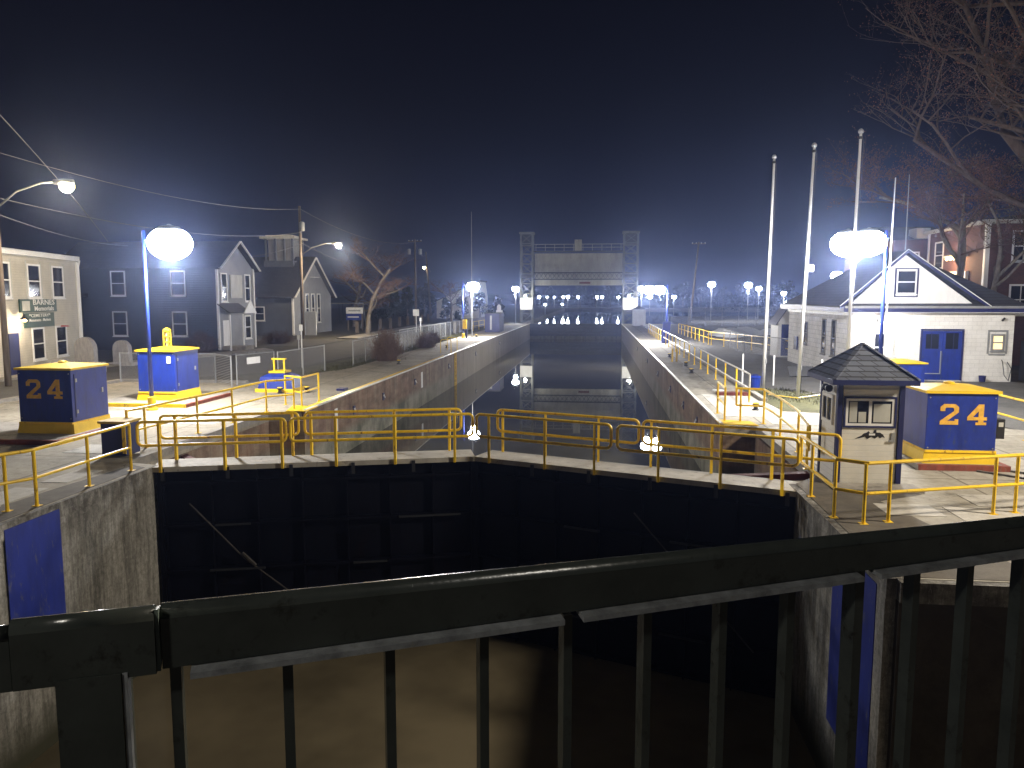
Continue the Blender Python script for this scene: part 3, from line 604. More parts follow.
# hip roof
ex0,ex1,ey0,ey1,ez = 4.84,6.50,16.3,18.2,2.17
px,py,pz = 5.67,17.25,2.92
rf = MB().add([(ex0,ey0,ez),(ex1,ey0,ez),(ex1,ey1,ez),(ex0,ey1,ez),(px,py,pz),(ex0,ey0,ez+.07),(ex1,ey0,ez+.07),(ex1,ey1,ez+.07),(ex0,ey1,ez+.07)],[(3,2,1,0),(5,6,4),(6,7,4),(7,8,4),(8,5,4),(0,1,6,5),(1,2,7,6),(2,3,8,7),(3,0,5,8)]).build('roof','shingle',t)
m = MB()
for a in ((ex0,ey0),(ex1,ey0),(ex1,ey1),(ex0,ey1)): m.bar((a[0],a[1],ez+.08),(px,py,pz+.02),.09,.03)
m.build('ridge_cap','shingle',rf)
MB().box(ex0-.01,ex1+.01,ey0-.025,ey0-.003,ez-.03,ez+.075).box(ex0-.025,ex0-.003,ey0-.02,ey1+.02,ez-.03,ez+.075).build('fascia','navy',rf)
# the painted mule team silhouette
m = MB(); poly = [(0,0),(.05,.03),(.13,.07),(.18,.12),(.24,.14),(.27,.17),(.30,.13),(.36,.13),(.38,.19),(.42,.2),(.43,.14),(.5,.14),(.56,.1),(.60,.03),(.55,.05),(.50,.02),(.46,.06),(.40,.01),(.33,.05),(.25,.0),(.2,.05),(.1,.02)]
m.slab((5.40,by0-.031,.98),(1,0,0),(0,0,1),poly,.005); o = m.build('painted_emblem','black',f)
bm = bmesh.new(); bm.from_mesh(o.data); bmesh.ops.triangulate(bm, faces=bm.faces); bm.to_mesh(o.data); bm.free()
MB().box(5.68,5.80,by0-.042,by0-.037,1.06,1.10).build('emblem_detail','white',f)
struct('booth_pad', MB().box(4.9,6.6,16.0,16.6,0,.05), 'kerb')

# ------------------------------------------------------------------ lamps
def flood_post(x,y,zh,label,heads=((.9,0),),pole='blue',w=1500,base_m='yellow',ph=None,size=.42,cabinet_=None,r=.075,group='blue lock lamp posts'):
    t = thing('lamp_post',(x,y,0),label,'lamp post',group)
    ph = ph or zh+.45
    MB().tube([(x,y,0),(x,y,ph)],r,12,r*.7).build('pole',pole,t,smooth=True)
    MB().lathe((x,y,0),[(r*2.6,0),(r*2.6,.05),(r*1.8,.07),(r*1.8,.45),(r*1.1,.47)],12).build('base',base_m,t)
    for dx,dy in heads:
        hx,hy = x+dx,y+dy
        MB().tube([(x,y,zh+.1),(x+dx*.5,y+dy*.5,zh+.22),(hx,hy,zh+.2)],.03,8).build('arm','steel',t)
        hd = MB().lathe((hx,hy,zh),[(size*.62,size*.62),(size*.45,size*.78),(size*.15,size*.84),(size*.05,size*.9)],20).build('lamp_head','steel',t,smooth=True)
        MB().lathe((hx,hy,zh),[(size*math.sin(q*math.pi/12)+.004,-size*.78*math.cos(q*math.pi/12)) for q in range(0,11)],24).build('lens','glow',hd,smooth=True)
        light('lamp_light',(hx,hy,zh-size*.8-.07),w,r=.3,parent=hd,col=(1,.95,.88))
    return t
flood_post(-15.42,25.4,5.75,'blue lamp post with a blazing white head beside the left numbered cabinet',heads=((.95,.0),),w=5200,size=.72)
flood_post(10.3,29.4,5.85,'blue lamp post with two blazing heads behind the white booth',heads=((-.7,-.3),(-1.25,.2)),w=3700,size=.60,ph=6.3)
a = flood_post(-12.9,75.1,5.0,'far blue lamp post on the left lock side with yellow call box',heads=((1.0,0),),w=7000,size=.62,ph=5.6)
MB().box(-12.9,-12.5,74.7,74.95,.9,1.8).build('call_box','yellow',a); MB().box(-12.6,-12.45,74.7,74.9,.0,.88).build('conduit','navy',a)
flood_post(6.15,68.6,4.6,'far blue lamp post with a cluster of white heads on the right lock side',heads=((-.7,0),(-1.55,.3)),w=3800,size=.5,ph=5.1)
tag(MB().add([(5.65,68.1,0),(6.3,68.1,0),(6.3,68.3,0),(5.65,68.3,0),(5.8,68.1,1.85),(6.45,68.1,1.85),(6.45,68.3,1.85),(5.8,68.3,1.85)],[(3,2,1,0),(4,5,6,7),(0,1,5,4),(1,2,6,5),(2,3,7,6),(3,0,4,7)]).build('blue_board','blue'),'tall dark blue board at the foot of the far right lamp post','board')
tag(MB().tube([(-12.1,75.6,0),(-12.1,75.6,12.2)],.045,8,.02).build('radio_mast','steel'),'tall thin mast beside the far blue lamp post on the left','mast')
# lamps around the lift tower and along the far canal
def far_lamp(x,y,z,label,w=700,size=.5,zg=-.3,pm='steel',glow='glowfar'):
    t = thing('street_lamp',(x,y,zg),label,'street lamp','white lamps far up the canal')
    MB().tube([(x,y,zg),(x,y,z)],.09,8,.06).build('pole',pm,t)
    size *= .8; hd = MB().lathe((x,y,z),[(size*.6,size*.55),(size*.4,size*.7),(size*.1,size*.8)],12).build('lamp_head','steel',t)
    MB().lathe((x,y,z),[(size*.92*math.sin(q*math.pi/9)+.01,-size*.72*math.cos(q*math.pi/9)) for q in range(0,9)],14).build('lens',glow,hd,smooth=True)
    light('lamp_light',(x,y,z-size-.25),w,r=.3,parent=hd,col=(.98,.97,1))
def px2(x,y,D):      # helper used when the far lamps were surveyed: bearing -> ground position
    th = math.atan((x-512)/775)-R(6.1485)
    return D*math.tan(th), D, 3.9-(y-298)/775*D
far = [(515.6,289,127,'bright white lamp just left of the lift gate tower',5000,.8),(640.6,289,127,'bright white lamp just right of the lift gate tower',5000,.8),
 (539,296.8,340,'leftmost lamp under the raised gate',900,.85),(547,297,341,'second lamp from the left under the raised gate',500,.6),(554,297,342,'third lamp from the left under the raised gate',500,.6),
 (563,297,339,'left of the close pair of lamps under the raised gate',800,.75),(567.5,296.6,341,'right of the close pair of lamps under the raised gate',1300,1.0),(577.7,297,339,'single lamp under the middle of the raised gate',900,.85),
 (596.5,297,340,'left of the two bright lamps under the right half of the raised gate',1000,.85),(601.5,297,341,'right of the two bright lamps under the right half of the raised gate',1000,.85),(617.6,297.2,340,'lamp beside the right lift tower on the far shore',900,.8),
 (545,304.5,200,'low lamp on the left grass bank far up the canal',300,.4),(562,304,260,'low lamp near the water far up the canal',300,.5),
 (673,297,190,'small lamp right of the far right lamp cluster',700,.7),(710,285,150,'lamp on a tall pole between the flagpoles and the lift gate',5000,.95),
 (746.5,285.5,150,'left of the two lamps nearest the first flagpole',5000,.95),(757,289,165,'right of the two lamps nearest the first flagpole',3500,.8),
 (782,293.5,120,'upper lamp above the small blue door shed',1500,.5),(785,303,95,'lower lamp just above the small blue door shed',1200,.45),(649,297,190,'small lamp below the far right cluster',500,.7),(834,277,62,'lamp glowing behind the second flagpole above the block building roof',2200,.62)]
for xx,yy,D,l,w,s in far:
    X,Y_,Z = px2(xx,yy,D); far_lamp(X,Y_,Z,l,w,s,zg=-.3 if D > 125 else -.06)

# warm street lamps on wooden poles
def street_pole(x,y,h,label,arm=None,lamp_z=None,w=600,crossarm=None,trans=False,r=.14,lean=0,axis=(1,0)):
    t = thing('utility_pole',(x,y,-.06),label,'utility pole','wooden utility poles')
    MB().tube([(x,y,-.06),(x+lean,y,h)],r,10,r*.65).build('pole','wood',t,smooth=True)
    if crossarm:
        for z in crossarm: MB().bar((x-1.1*axis[0]+lean,y-1.1*axis[1],z),(x+1.1*axis[0]+lean,y+1.1*axis[1],z),.1,.12).build('crossarm','wood',t)
        for q in (-1,-.4,.4,1): MB().lathe((x+q*axis[0]+lean,y+q*axis[1],crossarm[0]+.06),[(.05,0),(.07,.08),(.03,.16)],8).build('insulator','white',t)
    if trans:
        for q in trans: MB().lathe((x+q+lean*.7,y-.25,h-2.4),[(.22,0),(.25,.05),(.25,.8),(.1,.9)],12).build('transformer','steel',t)
    if arm:
        ax,ay = arm; z = lamp_z
        MB().tube([(x,y,z-1.1),(x+ax*.35,y+ay*.35,z-.35),(x+ax*.75,y+ay*.75,z+.02),(x+ax,y+ay,z+.05)],.04,8).build('arm','steel',t,smooth=True)
        hd = MB().tube([(x+ax*.95,y+ay*.95,z+.06),(x+ax*1.08,y+ay*1.08,z+.06),(x+ax*1.25,y+ay*1.25,z)],.1,10,.17).build('lamp_head','steel',t,smooth=True)
        MB().lathe((x+ax*1.15,y+ay*1.15,z-.02),[(.3,0),(.3,-.18),(.2,-.32),(.05,-.38)],12).build('lens','glowwarm',hd)
        light('lamp_light',(x+ax*1.15,y+ay*1.15,z-.4),w,(1,.80,.52),.15,hd)
    return t
street_pole(-26.3,32.1,10.6,'nearest wooden utility pole with a warm street lamp at the left picture edge',arm=(2.75,.3),lamp_z=8.9,w=3600)
street_pole(-28.5,73.4,12.7,'tall wooden utility pole with a warm street lamp beside the church',arm=(3.3,0),lamp_z=9.1,w=6500,crossarm=None,trans=(.3,),r=.19)
street_pole(-29.2,124.6,13.3,'wooden utility pole with two transformers and a crossarm beyond the park',crossarm=(13.0,),trans=(-.9,.9),r=.22)
street_pole(-35.7,166.7,13.8,'leaning wooden utility pole far up the road',r=.24,lean=-1.0,arm=(-1.2,0),lamp_z=10.6,w=500)
street_pole(15.3,129.4,12.9,'leaning utility pole with a crossarm right of the lift gate',crossarm=(12.6,),r=.2,lean=1.1)
# pole mounted notices
tag(MB().box(-28.1,-27.0,73.0,73.12,.3,2.6).build('notice_board','white'),'pale notice board at the foot of the utility pole by the church','notice board')
# overhead wires
def wire(name_l, a, b, sag, g='overhead wires on the left'):
    a = V(a); b = V(b); pts = [a.lerp(b, k/14)-V(0,0,sag*4*(k/14)*(1-k/14)) for k in range(15)]
    tag(MB().tube(pts,.018,5).build('overhead_wire','wire'), name_l, 'wire', g)
wire('wire running from the left picture edge up to the pole by the church',(-26.3,32.1,10.3),(-28.4,73.4,12.4),.8)
wire('lower wire running from the near pole to the pole by the church',(-26.3,32.1,8.3),(-28.4,73.4,10.2),.9)
wire('service wire from the church pole to the gabled house',(-28.4,73.4,9.1),(-28.6,59,7.0),.25)
wire('service wire from the near pole to the cream shop',(-26.3,32.1,7.6),(-31.5,50,7.4),.3)
wire('sagging wire between the church pole and the transformer pole',(-28.4,73.4,9.2),(-29.2,124.6,10.4),2.0)
wire('upper wire between the church pole and the transformer pole',(-28.4,73.4,12.4),(-29.2,124.6,12.9),1.3)
wire('steep wire crossing the upper left corner down to the grey house roof',(-15.5,15.5,10.9),(-40,61,8.3),-.4)
wire('wire between the transformer pole and the leaning pole',(-29.2,124.6,12.9),(-36.6,166.7,13.2),1.1)

# ------------------------------------------------------------------ flagpoles
for k,(x,y,h,ln,l) in enumerate(((7.13,33.8,9.6,.12,'white flagpole nearest the chamber, standing in the grass'),(7.83,30.9,9.5,.24,'second white flagpole from the chamber, with a small white box'),(9.1,29.3,9.65,.12,'third white flagpole passing in front of the blazing lamps'),(11.05,31.2,8.4,.1,'thin aerial pole just right of the blazing lamps'))):
    t = thing('flagpole',(x,y,0),l,'flagpole','flagpoles by the block building')
    r = .075 if k < 3 else .035
    MB().tube([(x,y,0),(x+ln,y,h)],r,12,r*.62).build('pole','white',t,smooth=True)
    if k < 3:
        MB().lathe((x+ln,y,h),[(.03,0),(.09,.04),(.1,.1),(.06,.17),(.01,.19)],12).build('ball','steel',t,smooth=True)
        MB().lathe((x+ln,y,h-.18),[(.075,0),(.08,.06),(.06,.1)],10).build('truck','darksteel',t)
        MB().tube([(x+.09,y-.06,1.2),(x+.09+ln,y-.06,h-.2)],.008,4).build('halyard','wire',t)
        MB().bar((x+.08,y-.1,1.15),(x+.08,y-.1,1.35),.03).build('cleat','steel',t)
    if k == 1: MB().box(x+.2,x+.38,y-.1,y+.02,4.9,5.15).build('sensor_box','white',t)

# information panel, bin, posts
t = thing('information_panel',(8.5,33.2,0),'slanted dark information panel on a post between the flagpoles','information panel')
MB().box(8.44,8.54,33.2,33.3,0,.72).build('post','black',t); MB().slab((8.0,32.95,.66),(1,0,0),(0,.8,.6),[(0,0),(1.05,0),(1.05,.62),(0,.62)],.04).build('panel','black',t)
t = thing('litter_bin',(6.75,33.9,0),'small blue bin at the near end of the right railing','bin'); MB().lathe((6.8,33.9,0),[(.2,0),(.24,.5),(.26,.52),(.26,.56),(.2,.6)],14).build('body','blue',t); MB().lathe((6.8,33.9,.6),[(.2,0),(.1,.06),(.01,.07)],14).build('lid','navy',t)
for x,y,h,l in ((6.35,34.3,1.5,'thin white post beside the blue bin'),(7.95,35.6,1.35,'thin white post left of the information panel'),(9.4,33.4,1.35,'thin white post right of the information panel')):
    tag(MB().tube([(x,y,0),(x,y,h)],.035,8).build('marker_post','white'),l,'post','thin white posts around the grass')
t = thing('chain_rope',(6.4,27.8,0),'yellow rope strung low across the grass','rope'); 
MB().tube([(5.4,24.8,.9),(7.0,27.6,.45),(9.6,28.3,.75)],.015,6).build('rope','yellow',t)

# ------------------------------------------------------------------ windows helper
def window(parent, o, ux, w, h, frame='white', fw=.09, mullion=True, pane='glass', depth=.05, sill=True, split=False):
    """o = lower left corner on the wall, ux = direction along the wall (seen from outside, left to right)"""
    o = V(o); ux = V(ux).normalized(); uz = V(0,0,1); n = ux.cross(uz)
    def bx(m,a0,a1,z0,z1,d0,d1):
        c = [o+ux*a+uz*z+n*d for d in (d0,d1) for z in (z0,z1) for a in (a0,a1)]
        m.add(c,[(0,1,3,2),(4,6,7,5),(0,4,5,1),(2,3,7,6),(0,2,6,4),(1,5,7,3)])
    m = MB(); bx(m,-fw,w+fw,-fw,0,.003,depth); bx(m,-fw,w+fw,h,h+fw,.003,depth); bx(m,-fw,0,0,h,.003,depth); bx(m,w,w+fw,0,h,.003,depth)
    if mullion: bx(m,0,w,h/2-.03,h/2+.03,.005,depth*.7)
    if split: bx(m,w/2-.025,w/2+.025,0,h/2-.031,.005,depth*.7); bx(m,w/2-.025,w/2+.025,h/2+.031,h,.005,depth*.7)
    f = m.build('window',frame,parent)
    m = MB(); bx(m,0,w,0,h,.004,.015); m.build('pane',pane,f)
    if sill: m = MB(); bx(m,-fw-.04,w+fw+.04,-fw-.06,-fw-.002,.003,depth+.05); m.build('sill',frame,f)
    return f

# ------------------------------------------------------------------ block building on the right
BX0,BX1,BY0,BY1 = 12.15,19.55,38.8,50.6
t = thing('block_building',(15.8,44,0),'white painted block building with blue trim, double blue doors and a front gable','building')
MB().box(BX0,BX1,BY0,BY1,-.3,3.3).build('wall','block',t)
MB().box(BX0-.03,BX0-.003,BY0+.1,BY1,-.3,3.05).build('stone_facing','stone',t)
MB().box(BX0-.12,BX0-.01,BY0,BY1,3.06,3.22).build('cornice','white',t)
rf = MB(); ex0,ex1,ey0,ey1,ez = BX0-.45,BX1+.45,BY0-.5,BY1+.5,3.5
rf.add([(ex0,ey0,ez),(ex1,ey0,ez),(ex1,ey1,ez),(ex0,ey1,ez),(15.85,43.2,6.35),(15.85,46.4,6.35)],[(0,1,4),(1,2,5,4),(2,3,5),(3,0,4,5),(3,2,1,0)])
rf = rf.build('roof','roof',t)
MB().box(ex0-.03,ex1+.03,ey0-.04,ey0-.002,3.24,3.52).box(ex0-.04,ex0-.002,ey0,ey1,3.24,3.52).box(ex1+.002,ex1+.04,ey0,ey1,3.24,3.52).build('fascia','navy',t)
MB().box(ex0,ex1,ey0,BY0-.002,3.21,3.239).box(ex0,BX0-.002,BY0,ey1,3.225,3.239).build('soffit','white',t)
MB().box(ex0,ex1,ey0-.12,ey0-.045,3.42,3.53).build('gutter','steel',t)
# gable
gx0,gx1,gp,gz0,gz1 = 11.45,18.2,14.4,3.54,6.15
gb = MB().slab((0,BY0-.25,0),(1,0,0),(0,0,1),[(gx0+.55,gz0),(gx1-.55,gz0),(gp,gz1-.22)],-.2).build('gable_wall','white',t)
m = MB()
for xa in (gx0,gx1):
    d = V(gp-xa,0,gz1-gz0); 
    m.add([(xa,BY0-.55,gz0),(gp,BY0-.55,gz1),(gp,44,gz1),(xa,44,gz0),(xa,BY0-.55,gz0-.07),(gp,BY0-.55,gz1-.09),(gp,44,gz1-.09),(xa,44,gz0-.07)],[(0,1,2,3),(7,6,5,4),(0,4,5,1),(3,2,6,7),(0,3,7,4)])
m.build('gable_roof','roof',t)
m = MB(); m.bar((gx0,BY0-.58,gz0-.08),(gp,BY0-.58,gz1-.13),.05,.22,(0,1,0)).bar((gx1,BY0-.58,gz0-.08),(gp,BY0-.58,gz1-.13),.05,.22,(0,1,0))
for s in (-1,1):
    pass
m = MB()
for xa in (gx0,gx1):
    m.add([(xa,BY0-.6,gz0-.05),(gp,BY0-.6,gz1-.03),(gp,BY0-.6,gz1-.17),(xa,BY0-.6,gz0-.17),(xa,BY0-.552,gz0-.05),(gp,BY0-.552,gz1-.03),(gp,BY0-.552,gz1-.17),(xa,BY0-.552,gz0-.17)],[(0,1,2,3),(4,5,6,7),(0,1,5,4),(2,3,7,6),(0,3,7,4),(1,2,6,5)])
m.build('barge_board','navy',t)
m = MB()
for xa,s in ((gx0,1),(gx1,-1)): m.tube([(xa,BY0-.61,gz0-.02),(gp,BY0-.61,gz1)],.02,5)
m.build('roof_edge','white',t)
window(t,(14.12,BY0-.25,4.15),(1,0,0),.78,1.0,'white',.06,split=False)
MB().box(13.98,14.04,BY0-.31,BY0-.253,4.0,5.24).box(14.98,15.04,BY0-.31,BY0-.253,4.0,5.24).box(13.98,15.04,BY0-.31,BY0-.253,5.245,5.30).box(13.98,15.04,BY0-.31,BY0-.253,3.94,3.995).build('gable_window_casing','navy',t)
# double door
d = MB().box(15.46,16.38,BY0-.05,BY0-.003,.02,2.34).box(16.4,17.24,BY0-.05,BY0-.003,.02,2.34).build('double_door','blue',t)
MB().box(15.38,15.455,BY0-.08,BY0-.003,0,2.36).box(17.245,17.32,BY0-.08,BY0-.003,0,2.36).box(15.38,17.32,BY0-.08,BY0-.003,2.365,2.44).build('door_frame','navy',d)
MB().box(15.62,16.2,BY0-.062,BY0-.051,1.5,2.2).box(16.52,17.08,BY0-.062,BY0-.051,1.5,2.25).build('pane','glass',d)
MB().box(15.85,15.88,BY0-.07,BY0-.063,1.5,2.25).box(16.85,16.88,BY0-.07,BY0-.063,1.5,2.25).build('glazing_bar','navy',d)
MB().box(16.3,16.34,BY0-.1,BY0-.051,.3,1.4).box(15.6,16.3,BY0-.1,BY0-.051,.3,.34).build('handle','steel',d)
f = window(t,(18.65,BY0,1.5),(1,0,0),.42,.62,'steel',.09,pane='glowwin')
MB().box(18.4,18.48,BY0-.03,BY0-.003,1.28,2.4).box(19.22,19.3,BY0-.03,BY0-.003,1.28,2.4).box(18.48,19.22,BY0-.03,BY0-.003,2.32,2.4).box(18.48,19.22,BY0-.03,BY0-.003,1.2,1.28).build('window_casing','steel',t)
for y,z0,h in ((40.9,1.0,1.75),(42.6,1.0,1.75),(46.2,1.3,1.2)): window(t,(BX0-.03,y+.6,z0),(0,-1,0),.6,h,'rust',.06,mullion=True)
MB().box(BX0-.12,BX0-.033,48.2,48.9,.8,1.6).build('meter_box','navy',t)
wl = MB().box(13.35,13.65,BY0-.3,BY0-.003,2.75,2.9).build('wall_lamp','steel',t); MB().lathe((13.5,BY0-.32,2.66),[(.11,0),(.1,.05),(.02,.08)],12).build('lens','glow',wl)
light('lamp_light',(13.5,BY0-.6,2.5),150,(1,.95,.88),.12,wl)
MB().tube([(19.0,BY0-.03,2.85),(19.0,BY0-.2,2.95)],.05,8).build('camera','black',t)
window(t,(13.3,BY0,.9),(1,0,0),.5,1.3,'white',.07)
MB().box(14.1,14.15,BY0-.1,BY0-.003,.6,2.0).box(13.9,14.3,BY0-.12,BY0-.003,.6,.7).box(13.9,14.3,BY0-.12,BY0-.003,1.0,1.1).build('wall_shelf','curtain',t)
MB().tube([(14.4,38.6,6.1),(14.4,38.6,9.6)],.03,6,.012).build('lightning_rod','steel',t)
tag(MB().lathe((18.05,38.3,0),[(.13,0),(.16,.28),(.13,.28),(.12,.05)],12).build('bucket','navy'),'small dark blue bucket beside the blue double door','bucket')
tag(MB().tube([(19.0,38.6,1.0),(18.95,38.4,.9),(19.05,38.4,.3),(19.25,38.4,.04),(19.4,38.5,.6),(19.3,38.7,.9)],.02,6).build('hose','black'),'black hose loop hanging on the white wall near its right corner','hose')
t = thing('vending_unit',(20.3,38.2,0),'dark upright unit with small coloured panels beside the block building corner','cabinet'); MB().box(19.9,20.9,38.0,38.8,0,1.9).build('body','black',t); MB().box(20.0,20.3,37.98,37.999,1.1,1.5).build('screen','blue',t); MB().box(20.4,20.8,37.98,37.999,.3,.9).build('panel','redsteel',t)

# small shed with a blue door
t = thing('small_shed',(13.0,54.5,0),'small white gabled shed with a blue door left of the block building','shed')
sx0,sx1,sy = 12.15,13.25,53.6
MB().slab((0,sy,0),(1,0,0),(0,0,1),[(sx0,-.05),(sx1,-.05),(sx1,2.3),((sx0+sx1)/2,3.15),(sx0,2.3)],-2.2).build('wall','white',t)
MB().box(sx0+.22,sx1-.22,sy-.04,sy-.003,.05,2.15).build('door','blue',t)
m = MB(); xm=(sx0+sx1)/2
for xa in (sx0-.15,sx1+.15): m.add([(xa,sy-.1,2.15),(xm,sy-.1,3.25),(xm,sy+2.3,3.25),(xa,sy+2.3,2.15),(xa,sy-.1,2.08),(xm,sy-.1,3.17),(xm,sy+2.3,3.17),(xa,sy+2.3,2.08)],[(0,1,2,3),(7,6,5,4),(0,4,5,1),(3,2,6,7),(0,3,7,4)])
m.build('roof','navy',t)
t = thing('lean_to',(14.2,53,0),'dark lean-to roofed wall joining the small shed to the block building','lean-to'); MB().box(13.3,15.2,53.9,56,-.05,2.3).build('wall','white',t); MB().add([(13.28,53.6,2.3),(15.4,53.6,2.3),(15.4,56,3.2),(13.28,56,3.2),(13.28,53.6,2.2),(15.4,53.6,2.2),(15.4,56,3.1),(13.28,56,3.1)],[(0,1,2,3),(7,6,5,4),(0,4,5,1),(1,5,6,2),(3,2,6,7),(0,3,7,4)]).build('roof','roof',t)

# ------------------------------------------------------------------ brick house behind
HX,HY = 22.6,48.5
t = thing('brick_house',(28,54,0),'dark red brick house with white corner boards behind the block building','building')
MB().box(HX,HX+14,HY,HY+8,-.06,8.2).build('wall','brick',t)
MB().box(HX-.08,HX+.16,HY-.08,HY-.003,0,8.2).box(HX-.08,HX-.003,HY-.003,HY+.16,0,8.2).build('corner_board','white',t)
MB().box(HX-.08,HX-.003,HY+7.8,HY+8,0,8.2).build('corner_board','white',t)
MB().box(HX-.3,HX+14.3,HY-.3,HY+8.3,8.2,8.42).build('cornice','curtain',t)
MB().add([(HX-.35,HY-.35,8.42),(HX+14.3,HY-.35,8.42),(HX+14.3,HY+8.3,8.42),(HX-.35,HY+8.3,8.42),(HX+5,HY+3.5,9.2),(HX+10,HY+3.5,9.2),(HX+10,HY+5,9.2),(HX+5,HY+5,9.2)],[(0,1,5,4),(1,2,6,5),(2,3,7,6),(3,0,4,7),(4,5,6,7)]).build('roof','roof',t)
for z in (3.0,6.1):
    for x in (1.5,4.0,6.6): window(t,(HX+x,HY,z),(1,0,0),1.1,1.6,'white',.1,split=True)
for y in (6.8,): window(t,(HX,HY+y,5.9),(0,-1,0),1.1,1.6,'white',.1)
pb = MB().box(HX-.45,HX-.003,HY+2.2,HY+4.6,6.45,6.55).build('porch_light_bar','curtain',t)
MB().box(HX-.18,HX-.003,HY+2.0,HY+4.4,4.75,5.55).build('lit_sign','white',t)
for k in range(5): MB().lathe((HX-.3,HY+2.4+k*.5,6.3),[(.07,.12),(.09,.05),(.02,-.03)],8).build('bulb','glowporch',pb)
light('lamp_light',(HX-1.0,HY+3.4,6.1),420,(1,.62,.28),.2,pb)
t = thing('gabled_wing',(22,60,0),'dim brick wing with a small dormer left of the brick house','building')
MB().box(20.6,25,57.2,68,-.06,7.9).build('wall','brick',t); MB().add([(20.4,57.0,7.9),(25,57.0,7.9),(25,68.2,7.9),(20.4,68.2,7.9),(20.4,62,9.2),(25,62,9.2)],[(0,1,5,4),(2,3,4,5),(0,4,3),(1,2,5)]).build('roof','roof',t)
window(t,(21.3,57.2,5.6),(1,0,0),.9,1.4,'white',.1)
MB().box(22.0,22.9,57.1,58.5,8.0,8.7).build('dormer','curtain',t)

# ------------------------------------------------------------------ left bank houses
# cream shop: wall A->B faces the road
A = V(-27.9,31.2,-.06); B = V(-31.02,43.88,-.06); du = (B-A).normalized(); dn = V(-du.y,du.x,0)
if dn.x > 0: dn = -dn
t = thing('cream_shop',A,'cream clapboard two storey shop with green signs and a warm door lamp','building')
def W2(s,d,z): return A+du*s+dn*d+V(0,0,z)
L = (B-A).length
MB().add([W2(-9,0,0),W2(L,0,0),W2(L,9,0),W2(-9,9,0),W2(-9,0,6.35),W2(L,0,6.35),W2(L,9,6.35),W2(-9,9,6.35)],[(3,2,1,0),(4,5,6,7),(0,1,5,4),(1,2,6,5),(2,3,7,6),(3,0,4,7)]).build('wall','cream',t)
SU = (3.7,6.95,9.8); SL = (7.05,9.85)
MB().bar(W2(-9.2,-.02,6.28),W2(L+.15,-.02,6.28),.3,.28).bar(W2(L+.02,-.02,6.28),W2(L+.02,9,6.28),.3,.28).build('cornice','white',t)
MB().add([W2(-9.3,-.35,6.43),W2(L+.35,-.35,6.43),W2(L+.35,9.3,6.43),W2(-9.3,9.3,6.43),W2(-9,4.5,7.0),W2(L-3,4.5,7.0)],[(0,1,5,4),(1,2,5),(2,3,4,5),(3,0,4)]).build('roof','roof',t)
MB().bar(W2(L-.06,-.05,0),W2(L-.06,-.05,6.1),.12).build('corner_board','white',t)
MB().tube([W2(L+.05,-.2,6.2),W2(L+.02,-.12,5.8),W2(L+.05,-.1,.1)],.05,8).build('downpipe','white',t)
for s in SU: window(t,W2(s,0,4.05),du,1.25,1.6,'white',.1)
for s in SL: window(t,W2(s,0,.75),du,1.2,1.55,'white',.1)
for s in SU:
    MB().bar(W2(s+1.45,-.02,3.9),W2(s+1.45,-.02,5.9),.1,.03).build('casing','curtain',t)
    MB().bar(W2(s-.2,-.02,3.9),W2(s-.2,-.02,5.9),.1,.03).build('casing','curtain',t)
dd = MB().add([W2(4.5,-.04,0),W2(5.5,-.04,0),W2(5.5,-.04,2.2),W2(4.5,-.04,2.2),W2(4.5,-.003,0),W2(5.5,-.003,0),W2(5.5,-.003,2.2),W2(4.5,-.003,2.2)],[(0,1,2,3),(7,6,5,4),(0,4,5,1),(3,2,6,7),(0,3,7,4),(1,5,6,2)]).build('door','navy',t)
lp = MB().lathe(tuple(W2(5.3,-.45,2.95)),[(.22,-.05),(.08,.08),(.03,.2)],12).build('door_lamp','black',t); MB().lathe(tuple(W2(5.3,-.45,2.83)),[(.08,-.06),(.1,0),(.06,.06)],10).build('bulb','glowporch',lp)
light('lamp_light',tuple(W2(5.3,-.6,2.6)),130,(1,.80,.55),.1,lp)
MB().lathe(tuple(W2(10.6,-.12,2.35)),[(.2,-.02),(.32,0),(.2,.05)],14).build('red_bow','red',t)
def signboard(name, s0, s1, z0, z1, lines, label, mat='green'):
    g_ = thing(name,W2(s0,-.05,z0),label,'sign','green trade signs on the cream shop')
    MB().add([W2(s0,-.1,z0),W2(s1,-.1,z0),W2(s1,-.1,z1),W2(s0,-.1,z1),W2(s0,-.04,z0),W2(s1,-.04,z0),W2(s1,-.04,z1),W2(s0,-.04,z1)],[(0,1,2,3),(7,6,5,4),(0,4,5,1),(3,2,6,7),(0,3,7,4),(1,5,6,2)]).build('board',mat,g_)
    for s,sz,z,tx,sx in lines: text('lettering',tx,sz,W2(s,-.11,z),du,'lettering',g_,sx=sx)
    return g_
signboard('shop_sign',5.7,9.9,3.22,3.9,[(8.35,.40,3.72,'BARNES',1.8),(8.35,.36,3.39,'Memorials',1.5)],'upper green sign reading Barnes Memorials on the cream shop')
m = thing('small_plaque',W2(6.3,-.1,3.3),'small pale plaque on the left part of the upper green sign','sign'); MB().add([W2(5.9,-.13,3.3),W2(6.7,-.13,3.3),W2(6.7,-.13,3.8),W2(5.9,-.13,3.8),W2(5.9,-.105,3.3),W2(6.7,-.105,3.3),W2(6.7,-.105,3.8),W2(5.9,-.105,3.8)],[(0,1,2,3),(7,6,5,4),(0,4,5,1),(3,2,6,7),(0,3,7,4),(1,5,6,2)]).build('board','curtain',m)
signboard('shop_sign',6.1,9.5,2.42,3.17,[(7.8,.24,3.03,'*CEMETERY*',1.8),(7.8,.22,2.79,'Monuments - Markers',1.25)],'lower green sign reading Cemetery Monuments Markers on the cream shop')
